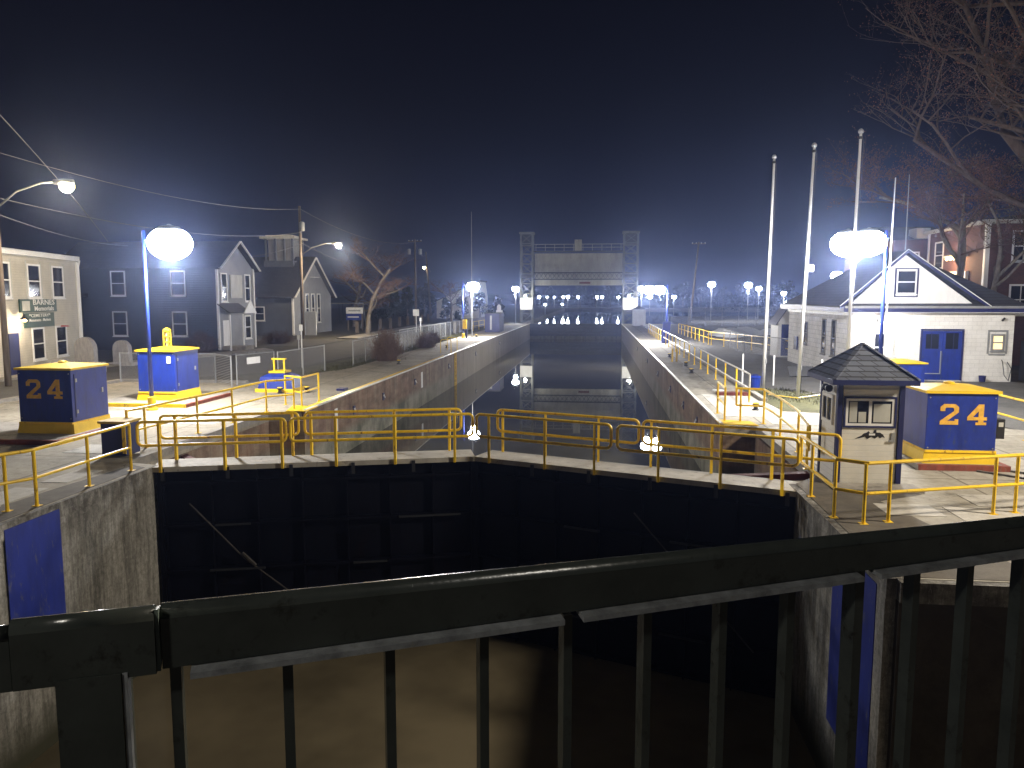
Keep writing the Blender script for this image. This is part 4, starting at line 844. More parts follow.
tag(MB().bar((-28.3,30.7,3.4),(-28.2,31.3,3.4),.1,.9).build('red_sign','red'),'small red sign at the left picture edge','sign')
# gravestones for sale
for x,y,w,h,l in ((-28.2,40.2,1.3,1.6,'larger rounded display gravestone beside the cream shop'),(-27.6,42.6,1.1,1.3,'smaller display gravestone beside the cream shop')):
    t = thing('display_gravestone',(x,y,0),l,'gravestone','display gravestones on the lawn')
    MB().slab((x-w/2,y,.15),(1,-.15,0),(0,0,1),[(0,0),(w,0),(w,h*.6)]+[(w/2+w/2*math.cos(a),h*.6+h*.4*math.sin(a)) for a in [k*math.pi/8 for k in range(1,8)]]+[(0,h*.6)],-.3).build('stone','grave',t)
    MB().box(x-w/2-.15,x+w/2+.15,y-.15,y+.5,-.06,.15).build('plinth','grave',t)
for k,(x,y,h) in enumerate(((-26.8,38.6,.5),(-28.6,38.0,.7))): tag(MB().box(x,x+.7,y,y+.3,-.05,h).build('low_gravestone','grave'),('low square gravestone nearer the kerb' if k==0 else 'low square gravestone close to the shop wall'),'gravestone','display gravestones on the lawn')

# gabled grey house
t = thing('gabled_house',(-33,58.8,0),'grey two storey house with a gabled front coloured as if lit and small porch','building')
hx,hy0,hy1,hz = -28.3,55.8,62.0,6.3
MB().box(-41,hx,hy0,hy1,-.06,hz).build('wall','greyside',t)
hm = (hy0+hy1)/2
fr = MB().slab((hx+.003,0,0),(0,1,0),(0,0,1),[(hy0,-.06),(hy1,-.06),(hy1,hz),(hm,hz+1.85),(hy0,hz)],.05).build('front_wall','litside',t)
m = MB()
for ya in (hy0-.35,hy1+.35): m.add([(hx+.5,ya,hz-.15),(hx+.5,hm,hz+2.05),(-41.3,hm,hz+2.05),(-41.3,ya,hz-.15),(hx+.5,ya,hz-.28),(hx+.5,hm,hz+1.9),(-41.3,hm,hz+1.9),(-41.3,ya,hz-.28)],[(0,1,2,3),(7,6,5,4),(0,4,5,1),(3,2,6,7),(0,3,7,4)])
m.build('roof','roof',t)
m = MB()
for ya in (hy0-.35,hy1+.35): m.bar((hx+.52,ya,hz-.2),(hx+.52,hm,hz+2.0),.06,.26,(1,0,0))
m.bar((hx+.08,hy0,0),(hx+.08,hy0,hz),.16).bar((hx+.08,hy1,0),(hx+.08,hy1,hz),.16).build('trim','white',t)
for x in (-31.8,-36.6):
    for z in (1.1,4.15): window(t,(x,hy0,z),(1,0,0),1.0,1.7,'white',.1)
for y in (hy0+.7,hy1-1.5):
    window(t,(hx+.053,y,3.7),(0,1,0),.8,2.0,'white',.1)
window(t,(hx+.053,hy1-1.7,.7),(0,1,0),.9,1.7,'white',.1)
MB().box(hx+.06,hx+.12,hm-1.0,hm+.95,3.9,5.7).build('pale_panel','curtain',t)
MB().box(hx+.06,hx+.1,hy0+.7,hy0+1.7,.1,2.2).build('door','white',t)
p_ = MB().add([(hx+.06,hy0-.1,3.5),(hx+1.0,hy0-.1,2.85),(hx+1.0,hy0+3.4,2.85),(hx+.06,hy0+3.4,3.5),(hx+.06,hy0-.1,3.4),(hx+1.0,hy0-.1,2.75),(hx+1.0,hy0+3.4,2.75),(hx+.06,hy0+3.4,3.4)],[(0,1,2,3),(7,6,5,4),(0,4,5,1),(3,2,6,7),(0,3,7,4),(1,5,6,2)]).build('porch_roof','roof',t)
MB().slab((hx+1.02,0,0),(0,1,0),(0,0,1),[(hy0+2.2,2.72),(hy0+4.4,2.72),(hy0+3.3,3.75)],.08).build('porch_gable','white',p_)
for y in (hy0,hy0+2.2,hy0+4.3): MB().box(hx+.9,hx+1.0,y,y+.12,-.06,2.65).build('porch_post','white',p_)
MB().box(hx+.06,hx+1.9,hy0+.5,hy0+2.0,-.06,.25).build('step','kerb',t)
t = thing('dim_house',(-44,50,0),'dim low shed wall between the cream shop and the grey house','building'); MB().box(-44,-38.5,50,55,-.06,4.0).build('wall','greyside',t); MB().box(-44.3,-38.2,49.7,55.2,4.0,4.25).build('roof','roof',t)

# church with belfry
t = thing('church',(-37,85,0),'grey clapboard church with a square belfry behind the utility pole','church')
cx0,cx1,cy0,cy1,cz = -47,-31.8,79,91,4.2
MB().box(cx0,cx1,cy0,cy1,-.06,cz).build('wall','churchside',t)
cm = (cy0+cy1)/2
MB().slab((cx1+.003,0,0),(0,1,0),(0,0,1),[(cy0,-.06),(cy1,-.06),(cy1,cz),(cm,8.2),(cy0,cz)],.05).build('front_wall','litside',t)
m = MB()
for ya in (cy0-.5,cy1+.5): m.add([(cx1+.5,ya,cz-.2),(cx1+.5,cm,8.5),(cx0,cm,8.5),(cx0,ya,cz-.2),(cx1+.5,ya,cz-.35),(cx1+.5,cm,8.3),(cx0,cm,8.3),(cx0,ya,cz-.35)],[(0,1,2,3),(7,6,5,4),(0,4,5,1),(3,2,6,7),(0,3,7,4)])
m.build('roof','roof',t)
m = MB()
for ya in (cy0-.5,cy1+.5): m.bar((cx1+.52,ya,cz-.25),(cx1+.52,cm,8.4),.06,.3,(1,0,0))
m.bar((cx1+.1,cy0,0),(cx1+.1,cy0,cz),.2).build('trim','white',t)
for x in (-36.2,-39.9): window(t,(x,cy0,1.6),(1,0,0),1.3,1.3,'white',.1)
for y in (cm-2.2,cm-.4,cm+1.4): window(t,(cx1+.053,y,1.2),(0,1,0),.8,3.1,'white',.1)
MB().lathe((cx1+.12,cm,6.2),[(.75,0),(.75,.03)],16).build('vent_disc','white',t).rotation_euler = (0,0,0)
bl = MB().box(-36.6,-33.2,83.3,86.7,6.5,8.0).build('belfry_base','churchside',t)
m = MB()
for x in (-36.5,-35.4,-34.4,-33.45):
    for y in (83.4,86.4): m.box(x,x+.2,y,y+.2,8.0,10.4)
m.build('belfry_post','churchside',bl); MB().box(-36.2,-33.6,83.7,86.3,8.0,10.35).build('louvre','litside',bl); MB().box(-36.9,-32.9,83.0,87.0,10.4,10.62).box(-36.4,-33.4,83.5,86.5,10.62,10.8).build('belfry_roof','curtain',bl)
# white gable far up the road
t = thing('white_gable_house',(-27,152,0),'pale gable end of a house beyond the transformer pole','building')
MB().slab((0,150,0),(1,0,0),(0,0,1),[(-31,-.06),(-22.2,-.06),(-22.2,4.2),(-22.6,7.2),(-31,3.4)],-9).build('wall','cream',t); MB().add([(-31.4,149.8,3.3),(-22.4,149.8,7.35),(-22.4,160,7.35),(-31.4,160,3.3),(-31.4,149.8,3.1),(-22.4,149.8,7.15),(-22.4,160,7.15),(-31.4,160,3.1)],[(0,1,2,3),(7,6,5,4),(0,4,5,1),(1,5,6,2),(3,2,6,7),(0,3,7,4)]).build('roof','roof',t)
# park: blue and white sign, swing set, wooden bollards
t = thing('park_sign',(-29.3,92.6,0),'white and blue park sign on two posts','sign')
MB().box(-30.4,-28.3,92.55,92.65,2.0,2.75).build('white_board','white',t); MB().box(-30.4,-28.5,92.5,92.6,1.2,1.98).build('blue_board','blue',t)
MB().box(-30.3,-30.15,92.66,92.8,-.06,2.7).box(-28.5,-28.35,92.66,92.8,-.06,2.7).build('post','wood',t)
MB().box(-30.1,-28.6,92.535,92.549,2.28,2.46).build('marking','steel',t); MB().box(-30.2,-28.8,92.485,92.499,1.52,1.66).build('marking','lettering',t)
for k in range(9):
    x,y = -27.0-.1*k, 86+k*5.2
    tag(MB().box(x-.16,x+.16,y-.16,y+.16,-.06,1.25).build('wooden_bollard','wood'),'square wooden bollard along the park edge, %s from the near end' % ('first','second','third','fourth','fifth','sixth','seventh','eighth','ninth')[k],'bollard','wooden bollards along the park edge')
t = thing('swing_set',(-34,100,0),'metal swing frame in the dark park behind the sign','swing set')
MB().tube([(-37,100,3.2),(-30.5,100,3.2)],.06,8).build('crossbar','steel',t)
m = MB()
for x in (-37,-30.5): m.tube([(x,98.8,-.06),(x,100,3.2),(x,101.2,-.06)],.05,8)
m.build('leg','steel',t)
for x in (-35.6,-33.8,-32): MB().tube([(x,100,3.2),(x,100,.6)],.02,5).tube([(x+.5,100,3.2),(x+.5,100,.6)],.02,5).box(x-.05,x+.55,99.9,100.1,.55,.6).build('swing','darksteel',t)
for x,y,h,l,w in ((-22.5,57,1.1,'small white road sign post near the side street',.0),(-20.6,88,2.6,'pale road sign beyond the park sign',.5),(-17.8,78,1.9,'white marker post at the bend of the lane fence',.0),(-16.6,42.5,2.4,'thin white post beside the road fence',0)):
    t = thing('road_sign',(x,y,-.06),l,'road sign'); MB().tube([(x,y,-.06),(x,y,h)],.04,8).build('post','white',t); MB().box(x-.25-w*.2,x+.25+w*.2,y-.06,y-.03,h-.55-w*.4,h).build('plate','white',t) if w else MB().box(x-.1,x+.1,y-.07,y-.045,h-.35,h).build('plate','white',t)

# ------------------------------------------------------------------ chain-link fences
def fence(pts, h, label, step=2.6, rail=True, name='chain_link_fence'):
    t = thing(name,(pts[0][0],pts[0][1],-.05),label,'fence','chain link fences beside the road')
    for a,b in zip(pts,pts[1:]):
        a = V(*a,0); b = V(*b,0); n = max(1,round((b-a).length/step))
        MB().quad(a+V(0,0,.02),b+V(0,0,.02),b+V(0,0,h),a+V(0,0,h)).build('mesh_panel','mesh',t)
        if rail: MB().tube([a+V(0,0,h),b+V(0,0,h)],.025,6).build('top_rail','steel',t)
        for k in range(n+1):
            p = a.lerp(b,k/n); MB().tube([p-V(0,0,.05),p+V(0,0,h+.04)],.035,8).build('post','steel',t)
fence([(-22,33.8),(-17.4,33.9),(-15.9,32.4)],1.35,'chain link fence behind the plain blue cabinet')
t = thing('chain_link_gate',(-15.7,32.5,0),'chain link gate with a small white notice left of the low blue cabinet','gate')
MB().quad((-15.7,32.5,.1),(-15.0,34.9,.1),(-15.0,34.9,1.4),(-15.7,32.5,1.4)).build('mesh_panel','mesh',t)
MB().tube([(-15.7,32.5,.08),(-15.7,32.5,1.4),(-15.0,34.9,1.4),(-15.0,34.9,.08),(-15.7,32.5,.08)],.03,8).build('frame','steel',t)
MB().add([(-15.5,33.1,.95),(-15.25,33.95,.95),(-15.25,33.95,1.25),(-15.5,33.1,1.25)],[(0,1,2,3)]).build('notice','white',t)
fence([(-14.95,35.2),(-14.6,40.6)],1.35,'chain link fence panel behind the low blue cabinet')
fence([(-14.1,44),(-14.3,62)],1.4,'chain link fence crossing behind the wall bush')
fence([(-15.4,60),(-15.0,85)],1.4,'chain link fence with a bright top rail beside the lane')
fence([(13,50.9),(12.3,51.0),(10.6,57),(10.6,66)],1.3,'chain link fence left of the small shed')
fence([(13,112),(40,120)],2.6,'tall chain link fence behind the far right lamps')
# guard rails and dark low wall on left
t = thing('service_container',(-11.9,89,0),'dark blue service container on the far left lock side','container'); MB().box(-12.6,-10.9,88,92,0,2.1).build('body','navy',t,bevel=.03); MB().box(-12.65,-10.85,87.95,92.05,2.1,2.2).build('lid','darksteel',t); MB().box(-12.0,-11.8,87.9,88,.3,1.9).build('door_bar','steel',t)
t = thing('white_tank_unit',(-10.9,100,0),'pale machinery unit between the container and the lift tower','machinery'); MB().box(-12.2,-11.5,95,96,0,2.4).build('unit','white',t); MB().lathe((-11.9,95.5,2.4),[(.25,0),(.25,.5),(.1,.7)],10).build('drum','white',t)
t = thing('service_cabinet',(6.6,112,0),'weathered steel cabinet beside the right lift tower','cabinet'); MB().box(5.2,7.0,111,112.6,0,2.3).build('body','steel',t); MB().add([(5.0,110.8,2.3),(7.2,110.8,2.3),(7.2,112.8,2.3),(5.0,112.8,2.3),(6.1,111.8,2.8)],[(0,1,4),(1,2,4),(2,3,4),(3,0,4),(3,2,1,0)]).build('roof','darksteel',t)
t = thing('low_wall',(-15,75,0),'low concrete wall behind the far left lamp post','wall'); MB().box(-16.1,-15.8,87,112,-.06,1.2).build('panel','kerb',t)
# white mounds
def mound(cx,cy,rx,ry,h,label,seed):
    r_ = random.Random(seed); m = MB(); n,k = 18,6; vs = []
    for i in range(k+1):
        f = i/k
        for j in range(n):
            a = 6.283*j/n; q = 1+.18*math.sin(3*a+seed)+r_.uniform(-.05,.05)
            vs.append((cx+rx*(1-f)**.7*q*math.cos(a), cy+ry*(1-f)**.7*q*math.sin(a), -.06+h*math.sin(f*1.57)*(1+r_.uniform(-.08,.08))))
    m.add(vs,[(i*n+j,i*n+(j+1)%n,(i+1)*n+(j+1)%n,(i+1)*n+j) for i in range(k) for j in range(n)]+[tuple(k*n+j for j in range(n))])
    tag(m.build('snow_mound','snow',smooth=True),label,'snow mound','white mounds beyond the far railing')
mound(14.0,84,2.1,4,.8,'larger white mound behind the far yellow railing',1); mound(16.8,90,1.8,3,.7,'smaller white mound right of the larger one',2); mound(19.5,88,2.6,3,.6,'low white mound nearest the small shed',3)

# ------------------------------------------------------------------ upper gate and lift guard gate
t = thing('upper_gate',(-3,118.2,-2.3),'closed dark upper lock gate at the far end of the chamber','lock gate')
MB().box(WL,WR,117.9,118.35,-2.4,-.05).build('skin','ugate',t); MB().box(WL,WR,117.75,118.4,-.05,.03).build('walkway','darksteel',t)
m = MB()
for z in (-.5,-1.0,-1.5): m.box(WL,WR,117.7,117.898,z-.06,z+.06)
for k in range(9): m.box(WL+.6+k*1.55,WL+.72+k*1.55,117.66,117.698,-2.2,-.06)
m.build('girder','ugate',t); MB().box(WL,WR,117.84,117.899,-2.4,-1.85).build('fender','rust',t)
def tower(x0,x1,label):
    y0,y1,H_ = 121.3,123.4,13.8
    t = thing('lift_gate_tower',((x0+x1)/2,122.3,-.1),label,'tower','lattice towers of the guard gate')
    m = MB()
    for x in (x0,x1):
        for y in (y0,y1): m.box(x-.12,x+.12,y-.12,y+.12,-.1,H_)
    m.build('leg','towerp',t)
    m = MB(); n = 9
    for i in range(n):
        za,zb = i*H_/n,(i+1)*H_/n
        for y in (y0-.06,y1+.06):
            m.bar((x0,y,za),(x1,y,zb),.1,.06).bar((x1,y+.07,za),(x0,y+.07,zb),.1,.06).bar((x0,y-.05,zb),(x1,y-.05,zb),.12,.1)
        for x in (x0,x1): m.bar((x+.13,y0,za),(x+.13,y1,zb),.08,.05).bar((x-.13,y0,za),(x-.13,y1,zb),.08,.05)
    m.build('lattice','towerp',t)
    MB().box(x0-.25,x1+.25,y0-.3,y1+.3,H_,H_+.25).build('cap','towerp',t)
    MB().box(x0+.15,x1-.15,y0-.02,y1,12.0,13.7).build('machinery_house','trussp',t)
    MB().box(x0-.05,x1+.05,y0-.22,y0-.13,2.1,3.9).build('sign_panel','white',t)
    MB().box(x0-.15,x1+.15,y0-.12,y0+.05,7.0,7.5).build('platform','trussp',t)
    l = MB().box(x0+.6,x0+1.0,y0-1.2,y0-.9,4.2,4.4).build('flood_head','steel',t); MB().box(x0+.62,x0+.98,y0-1.18,y0-.92,4.14,4.198).build('lens','glowfar',l)
    light('lamp_light',((x0+x1)/2,y0-1.6,4.2),600,col=(1,.95,.78),r=.2,parent=l)
tower(-11.7,-9.9,'left lattice tower of the raised guard gate'); tower(4.2,6.3,'right lattice tower of the raised guard gate')
t = thing('lift_gate',(-2.8,122.3,5.8),'raised steel guard gate hanging between two lattice towers','lift gate')
x0,x1 = -9.6,4.0
MB().box(x0,x1,122.2,122.6,5.85,10.8).build('plate','plate',t)
m = MB()
for z in (6.9,7.9,8.9,9.9): m.box(x0,x1,122.12,122.198,z-.04,z+.04)
for k in range(8): m.box(x0+.7+k*1.7,x0+.78+k*1.7,122.08,122.118,5.9,10.75)
m.build('stiffener','plate',t)
m = MB().box(-11.7,6.3,121.5,121.62,6.7,6.86).box(-11.7,6.3,121.5,121.62,7.72,7.88)
n = 26
for k in range(n):
    a = -11.6+k*17.8/n; b = a+17.8/n
    m.bar((a,121.48,6.8),(b,121.48,7.8),.13,.05).bar((b,121.64,6.8),(a,121.64,7.8),.13,.05)
m.build('truss','trussp',t)
m = MB().box(x0-.4,x1+.4,122.2,123.2,11.05,11.2)
m.build('walkway','trussp',t)
m = MB().tube([(x0,122.2,12.2),(x1,122.2,12.2)],.05,6).tube([(x0,122.2,11.7),(x1,122.2,11.7)],.04,6)
for k in range(10): m.tube([(x0+.2+k*1.46,122.2,11.2),(x0+.2+k*1.46,122.2,12.2)],.04,6)
m.build('handrail','steel',t)
MB().box(-3.4,-2.3,122.1,123.1,11.2,12.9).build('hoist_house','plate',t)
MB().box(-2.6,-.9,122.06,122.1,6.1,6.4).build('red_lettering_band','redsteel',t)

# ------------------------------------------------------------------ trees
def tree(name, x, y, h, r, label, seed, bark='bark', levels=4, spread=.75, leaf=None, nleaf=0, trunk=None, lim=6, cat='tree', group='bare trees', twigr=.012, lean=(0,0), leafs=.07, z0=-.06, extra=None, first=.28):
    rd = random.Random(seed); t = thing(name,(x,y,z0),label,cat,group); mt = MB(); mc = MB(); tips = []
    def grow(p, d, L, rad, lev):
        n = 4; pts = [p]; q = p.copy(); dd = d.copy()
        for _ in range(n):
            dd = (dd+V(rd.gauss(0,.16),rd.gauss(0,.16),rd.gauss(.03,.12))).normalized(); q = q+dd*L/n; pts.append(q.copy())
        (mt if lev <= 1 else mc).tube(pts, rad, 7 if lev == 0 else (5 if lev <= 2 else 3), max(rad*.5,twigr*.6), caps=False)
        if lev >= levels: tips.append((pts[2],pts[-1])); return
        k = lim if lev < 2 else lim-1
        for i in range(k):
            f = rd.uniform(first if lev == 0 else .25, 1); idx = min(n-1,int(f*n)); pp = pts[idx].lerp(pts[idx+1], f*n-idx if idx < n else 0)
            a = rd.uniform(0,6.28); side = V(math.cos(a),math.sin(a),rd.uniform(-.1,.6)).normalized()
            nd_ = (dd*(1-spread)+side*spread).normalized()
            grow(pp, nd_, L*rd.uniform(.45,.72)*(1 if lev else .9), max(rad*rd.uniform(.35,.55),twigr), lev+1)
    grow(V(x,y,z0), V(lean[0],lean[1],1).normalized(), h*.62, r, 0)
    if extra:
        for p,d,L,rad in extra: grow(V(p),V(d).normalized(),L,rad,1)
    mt.build('trunk',bark,t,smooth=True)
    mc.build('crown','twig' if bark == 'bark' else bark,t)
    if leaf:
        ml = MB()
        for a,b in tips:
            for _ in range(nleaf):
                c = a.lerp(b,rd.random())+V(rd.gauss(0,.18),rd.gauss(0,.18),rd.gauss(0,.18)); u = V(rd.gauss(0,1),rd.gauss(0,1),rd.gauss(0,1)).normalized()*leafs; w = u.cross(V(rd.gauss(0,1),rd.gauss(0,1),rd.gauss(0,1))).normalized()*leafs*.7
                ml.quad(c-u,c+w,c+u,c-w)
        ml.build('foliage',leaf,t)
    return t
tree('bare_tree',-24.6,82,12.5,.26,'wide bare tree at the park corner right of the church pole',3,levels=5,spread=.74,lim=5,twigr=.010,first=.2)
tree('bare_tree',-33,104,11,.3,'bare tree behind the park swing set',4,levels=4,lim=5,twigr=.02)
tree('bare_tree',-24,128,9,.25,'bare tree between the two far utility poles',6,levels=4,lim=5,twigr=.02)
tree('bare_tree',21.9,45.8,12,.24,'tall tree trunk rising in front of the brick house corner',8,'bark',levels=4,lim=5,spread=.6,leaf='leafolive',nleaf=4,first=.6,group='trees by the brick house',leafs=.06)
tree('bare_tree',20.9,47.2,14,.30,'tall tree with rusty leaves left of the brick house corner',9,'bark',levels=5,lim=5,spread=.58,leaf='leafbrown',nleaf=7,first=.5,group='trees by the brick house',leafs=.045,twigr=.008,lean=(-.02,0))
tree('big_tree',27.5,43,24,.55,'big limbed tree reaching in from the right picture edge above the roofs',12,'palebark',levels=5,lim=5,spread=.62,leaf='leafbrown',nleaf=4,first=.5,group='trees by the brick house',lean=(-.05,0),leafs=.05,twigr=.009,
  extra=[((27.3,43,10.5),(-1.0,.15,.22),8.5,.2),((27.3,43,14.5),(-1,.1,.25),9,.2),((27.2,43,17.5),(-1,.0,.2),9,.18),((27.4,43,12.5),(-1,-.3,.3),8,.16)])
# shrubs and bushes
def bush(x,y,r,h,label,seed,mat='twig',n=420):
    rd = random.Random(seed); t = thing('shrub',(x,y,-.05),label,'shrub','shrubs on the left bank'); m = MB()
    for _ in range(n):
        a = rd.uniform(0,6.28); e_ = rd.uniform(.2,1.45); L_ = rd.uniform(.5,1); d = V(math.cos(a)*math.cos(e_)*r,math.sin(a)*math.cos(e_)*r,math.sin(e_)*h)*L_
        o = V(x+rd.gauss(0,r*.18),y+rd.gauss(0,r*.18),-.05); mid = o+d*.5+V(rd.gauss(0,.05),rd.gauss(0,.05),.05); m.tube([o,mid,o+d],.012,3,.006,caps=False)
        for _ in range(3):
            c = o+d*rd.uniform(.5,1)+V(rd.gauss(0,.08),rd.gauss(0,.08),rd.gauss(0,.08)); u = V(rd.gauss(0,1),rd.gauss(0,1),rd.gauss(0,1)).normalized(); m.tube([c,c+u*rd.uniform(.15,.35)],.008,3,caps=False)
    m.build('twigs',mat,t)
bush(-13.0,47.3,1.15,2.2,'round leafless bush in front of the lane fence',21,'shrubtwig',n=900)
bush(-13.3,60,1.0,1.4,'second leafless bush further along the lane fence',22,'shrubtwig')
bush(-14.0,66.5,.8,1.2,'small leafless bush near the yellow ladder hoops',23,n=250)
bush(-28.6,53.6,1.5,1.7,'tangled bush beside the porch of the grey house',24,n=500)
bush(-36.5,50.5,1.4,2.6,'tangled bush against the dark wall of the grey house',25,n=400)
bush(-27.6,65,1.6,1.2,'low bush beyond the grey house',26,n=400)
def evergreen(x,y,r,h,label,seed,n=1500,g='dark evergreens',mat='ever',z0=-.3):
    rd = random.Random(seed); t = thing('evergreen_tree',(x,y,z0),label,'tree',g); MB().tube([(x,y,z0),(x,y,z0+h*.8)],.15+h*.012,6,.05).build('trunk','bark',t)
    m = MB(); lumps = [(rd.uniform(-1,1)*r*.6,rd.uniform(-1,1)*r*.6,rd.uniform(.2,1)*h,rd.uniform(.25,.5)*r) for _ in range(22)]; s = .04*h+.08
    for _ in range(n):
        a,b_,c_,q = rd.choice(lumps); k = (1.15-.75*c_/h); u = V(rd.gauss(0,1),rd.gauss(0,1),rd.gauss(0,1)).normalized()
        c = V(x+a*k,y+b_*k,z0+c_)+u*q*rd.uniform(.6,1.05)*k; w = V(rd.gauss(0,1),rd.gauss(0,1),rd.gauss(0,1)).normalized()*s; v2 = w.cross(u).normalized()*s*.6
        m.quad(c-w,c+v2,c+w,c-v2)
    m.build('crown',mat,t)
rd = random.Random(77); k = 0
words = 'first second third fourth fifth sixth seventh eighth ninth tenth eleventh twelfth thirteenth fourteenth fifteenth sixteenth seventeenth eighteenth'.split()
for xx,D,h in ((390,140,7),(408,150,6),(425,175,8),(447,140,4),(462,135,4.5),(480,150,5),(498,150,4.5)):
    X,Y_,_ = px2(xx,298,D); evergreen(X,Y_,h*.45,h,'dark tree behind the left bank, %s from the left in its row' % words[k],100+k,900,'dark trees behind the left bank'); k += 1
k = 0
for xx,D,h in ((520,360,7),(535,365,8),(550,372,9),(565,362,8),(580,372,10),(595,366,8),(610,374,10),(625,368,9),(640,372,10),(662,366,9),(682,372,11),(700,366,9),(722,300,8),(742,260,9),(765,240,8),(785,220,8)):
    X,Y_,_ = px2(xx,298,D); evergreen(X,Y_,h*.75,h,'dark tree on the far shore, %s from the left in its row' % words[k],200+k,900,'dark trees on the far shore',z0=-.4); k += 1
tag(MB().quad((-900,470,-1),(900,470,-1),(900,474,5),(600,474,8),(460,474,4),(300,474,6),(180,474,3.5),(100,474,6),(40,474,4),(-100,474,7),(-200,474,4),(-400,474,9),(-900,474,5)).build('far_wood','ever'),kind='stuff')
# grass tufts on the lawn strips
m = MB(); rd = random.Random(9)
for _ in range(7000):
    if rd.random() < .55: x,y = rd.uniform(-15,-13.62),rd.uniform(40,86)
    else:
        x,y = rd.uniform(6.6,10.8),rd.uniform(26,34.5)
        if x > 8.4+(34-y)*.45 or y < 30.5-(x-6.5)*.85: continue
    a = rd.uniform(0,6.28); h = rd.uniform(.04,.14); w = .02
    m.add([(x-w*math.cos(a),y-w*math.sin(a),-.02),(x+w*math.cos(a),y+w*math.sin(a),-.02),(x+rd.gauss(0,.04),y+rd.gauss(0,.04),h)],[(0,1,2)])
tag(m.build('grass_tufts','grass'),kind='stuff')

# ------------------------------------------------------------------ foreground bridge railing
al = R(67.6); D = V(math.sin(al),math.cos(al),0); N = V(math.cos(al)*-1,math.sin(al),0)       # D along the rail to the right, N away from the camera
O = V(-.57,.94,0)
ZT = 3.50
def RP(s,o,z): return O+D*s+N*o+V(0,0,z)
t = thing('bridge_railing',RP(0,0,2.3),'dark green steel bridge railing with flat balusters in the foreground','railing')
def caprail(s0,s1,off,z,w,hh,name='top_rail'):
    prof = [(-w,-hh*2.1),(-w,-.016)]+[(w*math.cos(math.pi*(1-q/14)), -.016+.016*math.sin(math.pi*q/14)) for q in range(1,14)]+[(w,-.016),(w,-hh*2.1)]
    m = MB(); n = len(prof); vs = [RP(s,off+a,z+b+(.02*max(s,0) if b < -.03 else 0)) for s in (s0,s1) for a,b in prof]
    m.add(vs,[(k,(k+1)%n,n+(k+1)%n,n+k) for k in range(n)]+[tuple(range(n))[::-1],tuple(range(n,2*n))])
    o = m.build(name,'handrail',t)
    for p in o.data.polygons:
        if abs(p.normal.z) > .05 and len(p.vertices) == 4: p.use_smooth = True
    return o
caprail(0,3.6,-.012,ZT,.015,.040)
m = MB(); m.add([RP(s,o,z+.02*s*(z < ZT-.06)) for s in (.0,3.6) for o,z in ((.004,ZT-.02),(.012,ZT-.024),(.03,ZT-.05),(.03,ZT-.083),(.004,ZT-.083))],[(0,1,6,5),(1,2,7,6),(2,3,8,7),(3,4,9,8),(4,0,5,9),(4,3,2,1,0),(5,6,7,8,9)]); m.build('rail_back','handrail',t)
caprail(-.17,-.006,-.024,ZT+.003,.013,.042)
caprail(-.21,-.1705,-.024,ZT-.004,.013,.0385)
caprail(-1.3,-.2105,-.024,ZT-.012,.013,.035)
m = MB(); cr_ = [(-.034,ZT+.0),(-.01,ZT-.004),(.006,ZT-.014),(.004,ZT-.04),(-.010,ZT-.068),(-.034,ZT-.083)]
m.add([RP(s,o,z) for s in (-.0055,-.001) for o,z in cr_],[tuple(range(6)),tuple(range(11,5,-1))]+[(k,6+k,6+(k+1)%6,(k+1)%6) for k in range(6)]); m.build('joint_plate','jointp',t)
segs = [(.035,.555),(.585,1.09),(1.125,3.5)]
for a,b in segs:
    m = MB()
    m.add([RP(s,o,z+.02*s) for s in (a,b) for o,z in ((-.044,ZT-.088),(-.012,ZT-.084),(-.012,ZT-.092),(-.044,ZT-.096))],[(0,1,5,4),(1,2,6,5),(2,3,7,6),(3,0,4,7),(0,3,2,1),(4,5,6,7)])
    m.build('lower_flange','flange',t)
def flat(s,o0,o1,w,z0,z1,name,mat='handrail'):
    m = MB(); m.add([RP(a,o,z) for z in (z0,z1) for a,o in ((s-w/2,o0),(s+w/2,o0),(s+w/2,o1),(s-w/2,o1))],[(3,2,1,0),(4,5,6,7),(0,1,5,4),(1,2,6,5),(2,3,7,6),(3,0,4,7)]); return m.build(name,mat,t)
for s in (.013,.157,.299,.439,.572,.707,.843,.972,1.231,1.351,1.479,1.61,1.74,1.87,2.0,2.13): flat(s,-.012,.012,.014,2.42,ZT-.084,'baluster')
for s in (1.106,2.26): flat(s,-.016,.016,.018,2.3,ZT-.05,'post')
flat(-.085,-.04,.03,.075,2.3,ZT-.078,'post'); flat(-.245,-.03,.02,.03,2.42,ZT-.084,'baluster'); flat(-.40,-.03,.02,.03,2.42,ZT-.084,'baluster')
flat(-.043,-.038,-.02,.006,2.3,ZT-.078,'post_flange','flange')
m = MB(); m.bar(RP(-1.3,0,2.4),RP(3.6,0,2.4),.05,.04).build('bottom_rail','handrail',t)
m = MB(); m.add([RP(s,o,z) for z in (1.9,2.3) for s,o in ((-14,-.12),(10,-.12),(10,.12),(-14,.12))],[(3,2,1,0),(4,5,6,7),(0,1,5,4),(1,2,6,5),(2,3,7,6),(3,0,4,7)])
struct('bridge_kerb',m,'kerb')
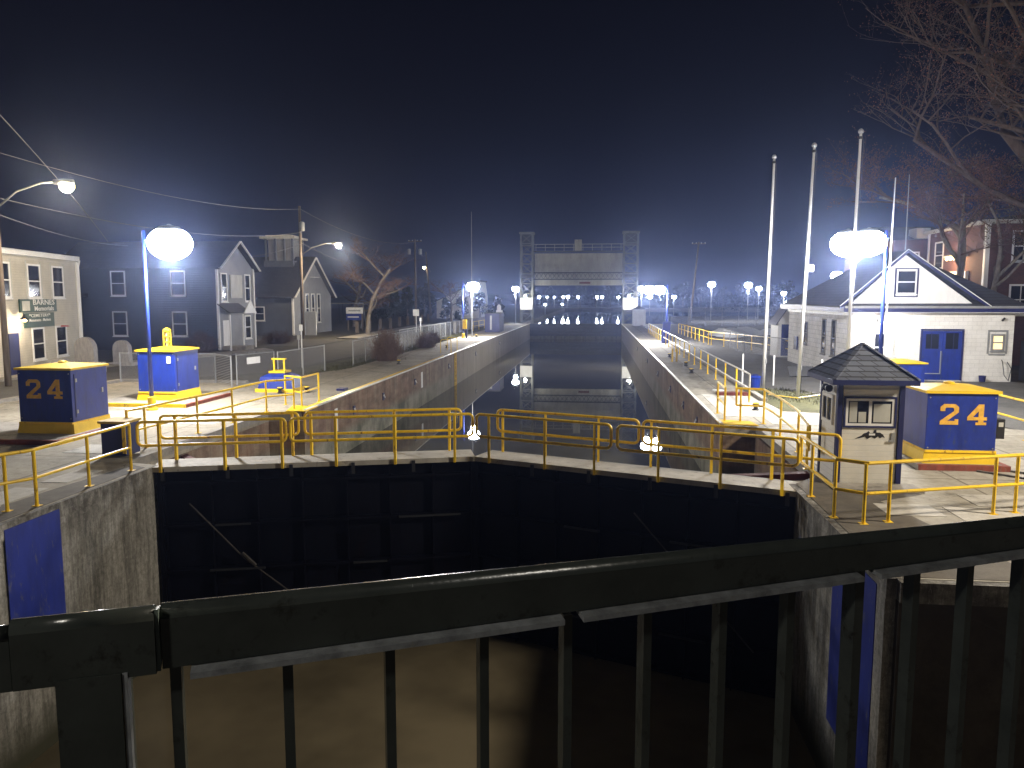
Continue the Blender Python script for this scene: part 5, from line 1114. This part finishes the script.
m = MB(); m.add([RP(s,o,z) for z in (1.8,2.25) for s,o in ((-14,-9),(10,-9),(10,-.122),(-14,-.122))],[(3,2,1,0),(4,5,6,7),(0,1,5,4),(1,2,6,5),(2,3,7,6),(3,0,4,7)])
struct('bridge_deck',m,'drive')
# warm street lamp on the right bank beside the bridge, outside the picture (its light lies on the booth and cabinet fronts, the near wall and the lower water)
t = thing('bank_lamp',(17.5,12.4,-.06),'warm street lamp on the right bank beside the bridge','street lamp')
MB().tube([(17.5,12.4,-.06),(17.5,12.4,8.9),(17.0,12.3,9.3),(15.6,12.0,9.4)],.09,10,.05).build('pole','steel',t)
hd = MB().tube([(15.8,12.0,9.42),(15.2,11.9,9.38)],.1,10,.18).build('lamp_head','steel',t); MB().lathe((15.3,11.9,9.25),[(.02,-.1),(.14,-.05),(.16,.05)],12).build('lens','glowwarm',hd)
light('lamp_light',(15.3,11.9,8.95),11000,(1,.88,.70),.7,hd)

t = thing('added_bridge_lamp',(-4.0,-3.4,2.25),'added unseen lamp on the bridge lighting the near face of the railing','street lamp')  # unseen lamp added behind the camera to brighten the rail face
MB().tube([(-4,-3.4,2.25),(-4,-3.4,6.6),(-3.8,-3.1,6.9),(-3.3,-2.5,7)],.09,10,.05).build('pole','steel',t)
hd = MB().tube([(-3.4,-2.6,7.02),(-3.0,-2.2,6.98)],.1,10,.18).build('lamp_head','steel',t); MB().lathe((-3.1,-2.3,6.85),[(.02,-.1),(.14,-.05),(.16,.05)],12).build('lens','glowwarm',hd)
light('lamp_light',(-3.1,-2.3,6.55),260,(1,.96,.88),.2,hd)

# ------------------------------------------------------------------ night haze
hz = MB().box(-950,950,-62,480,-8.2,26).build('haze','white'); hz.data.materials.clear()
hm_ = bpy.data.materials.new('haze'); hm_.use_nodes = True; nt = hm_.node_tree; nt.nodes.clear()
out = nt.nodes.new('ShaderNodeOutputMaterial'); pv = nt.nodes.new('ShaderNodeVolumePrincipled'); pv.inputs['Color'].default_value = (.42,.54,1,1)
pv.inputs['Density'].default_value = .0010; pv.inputs['Anisotropy'].default_value = .88; nt.links.new(pv.outputs[0], out.inputs['Volume'])
hz.data.materials.append(hm_); tag(hz, kind='stuff')
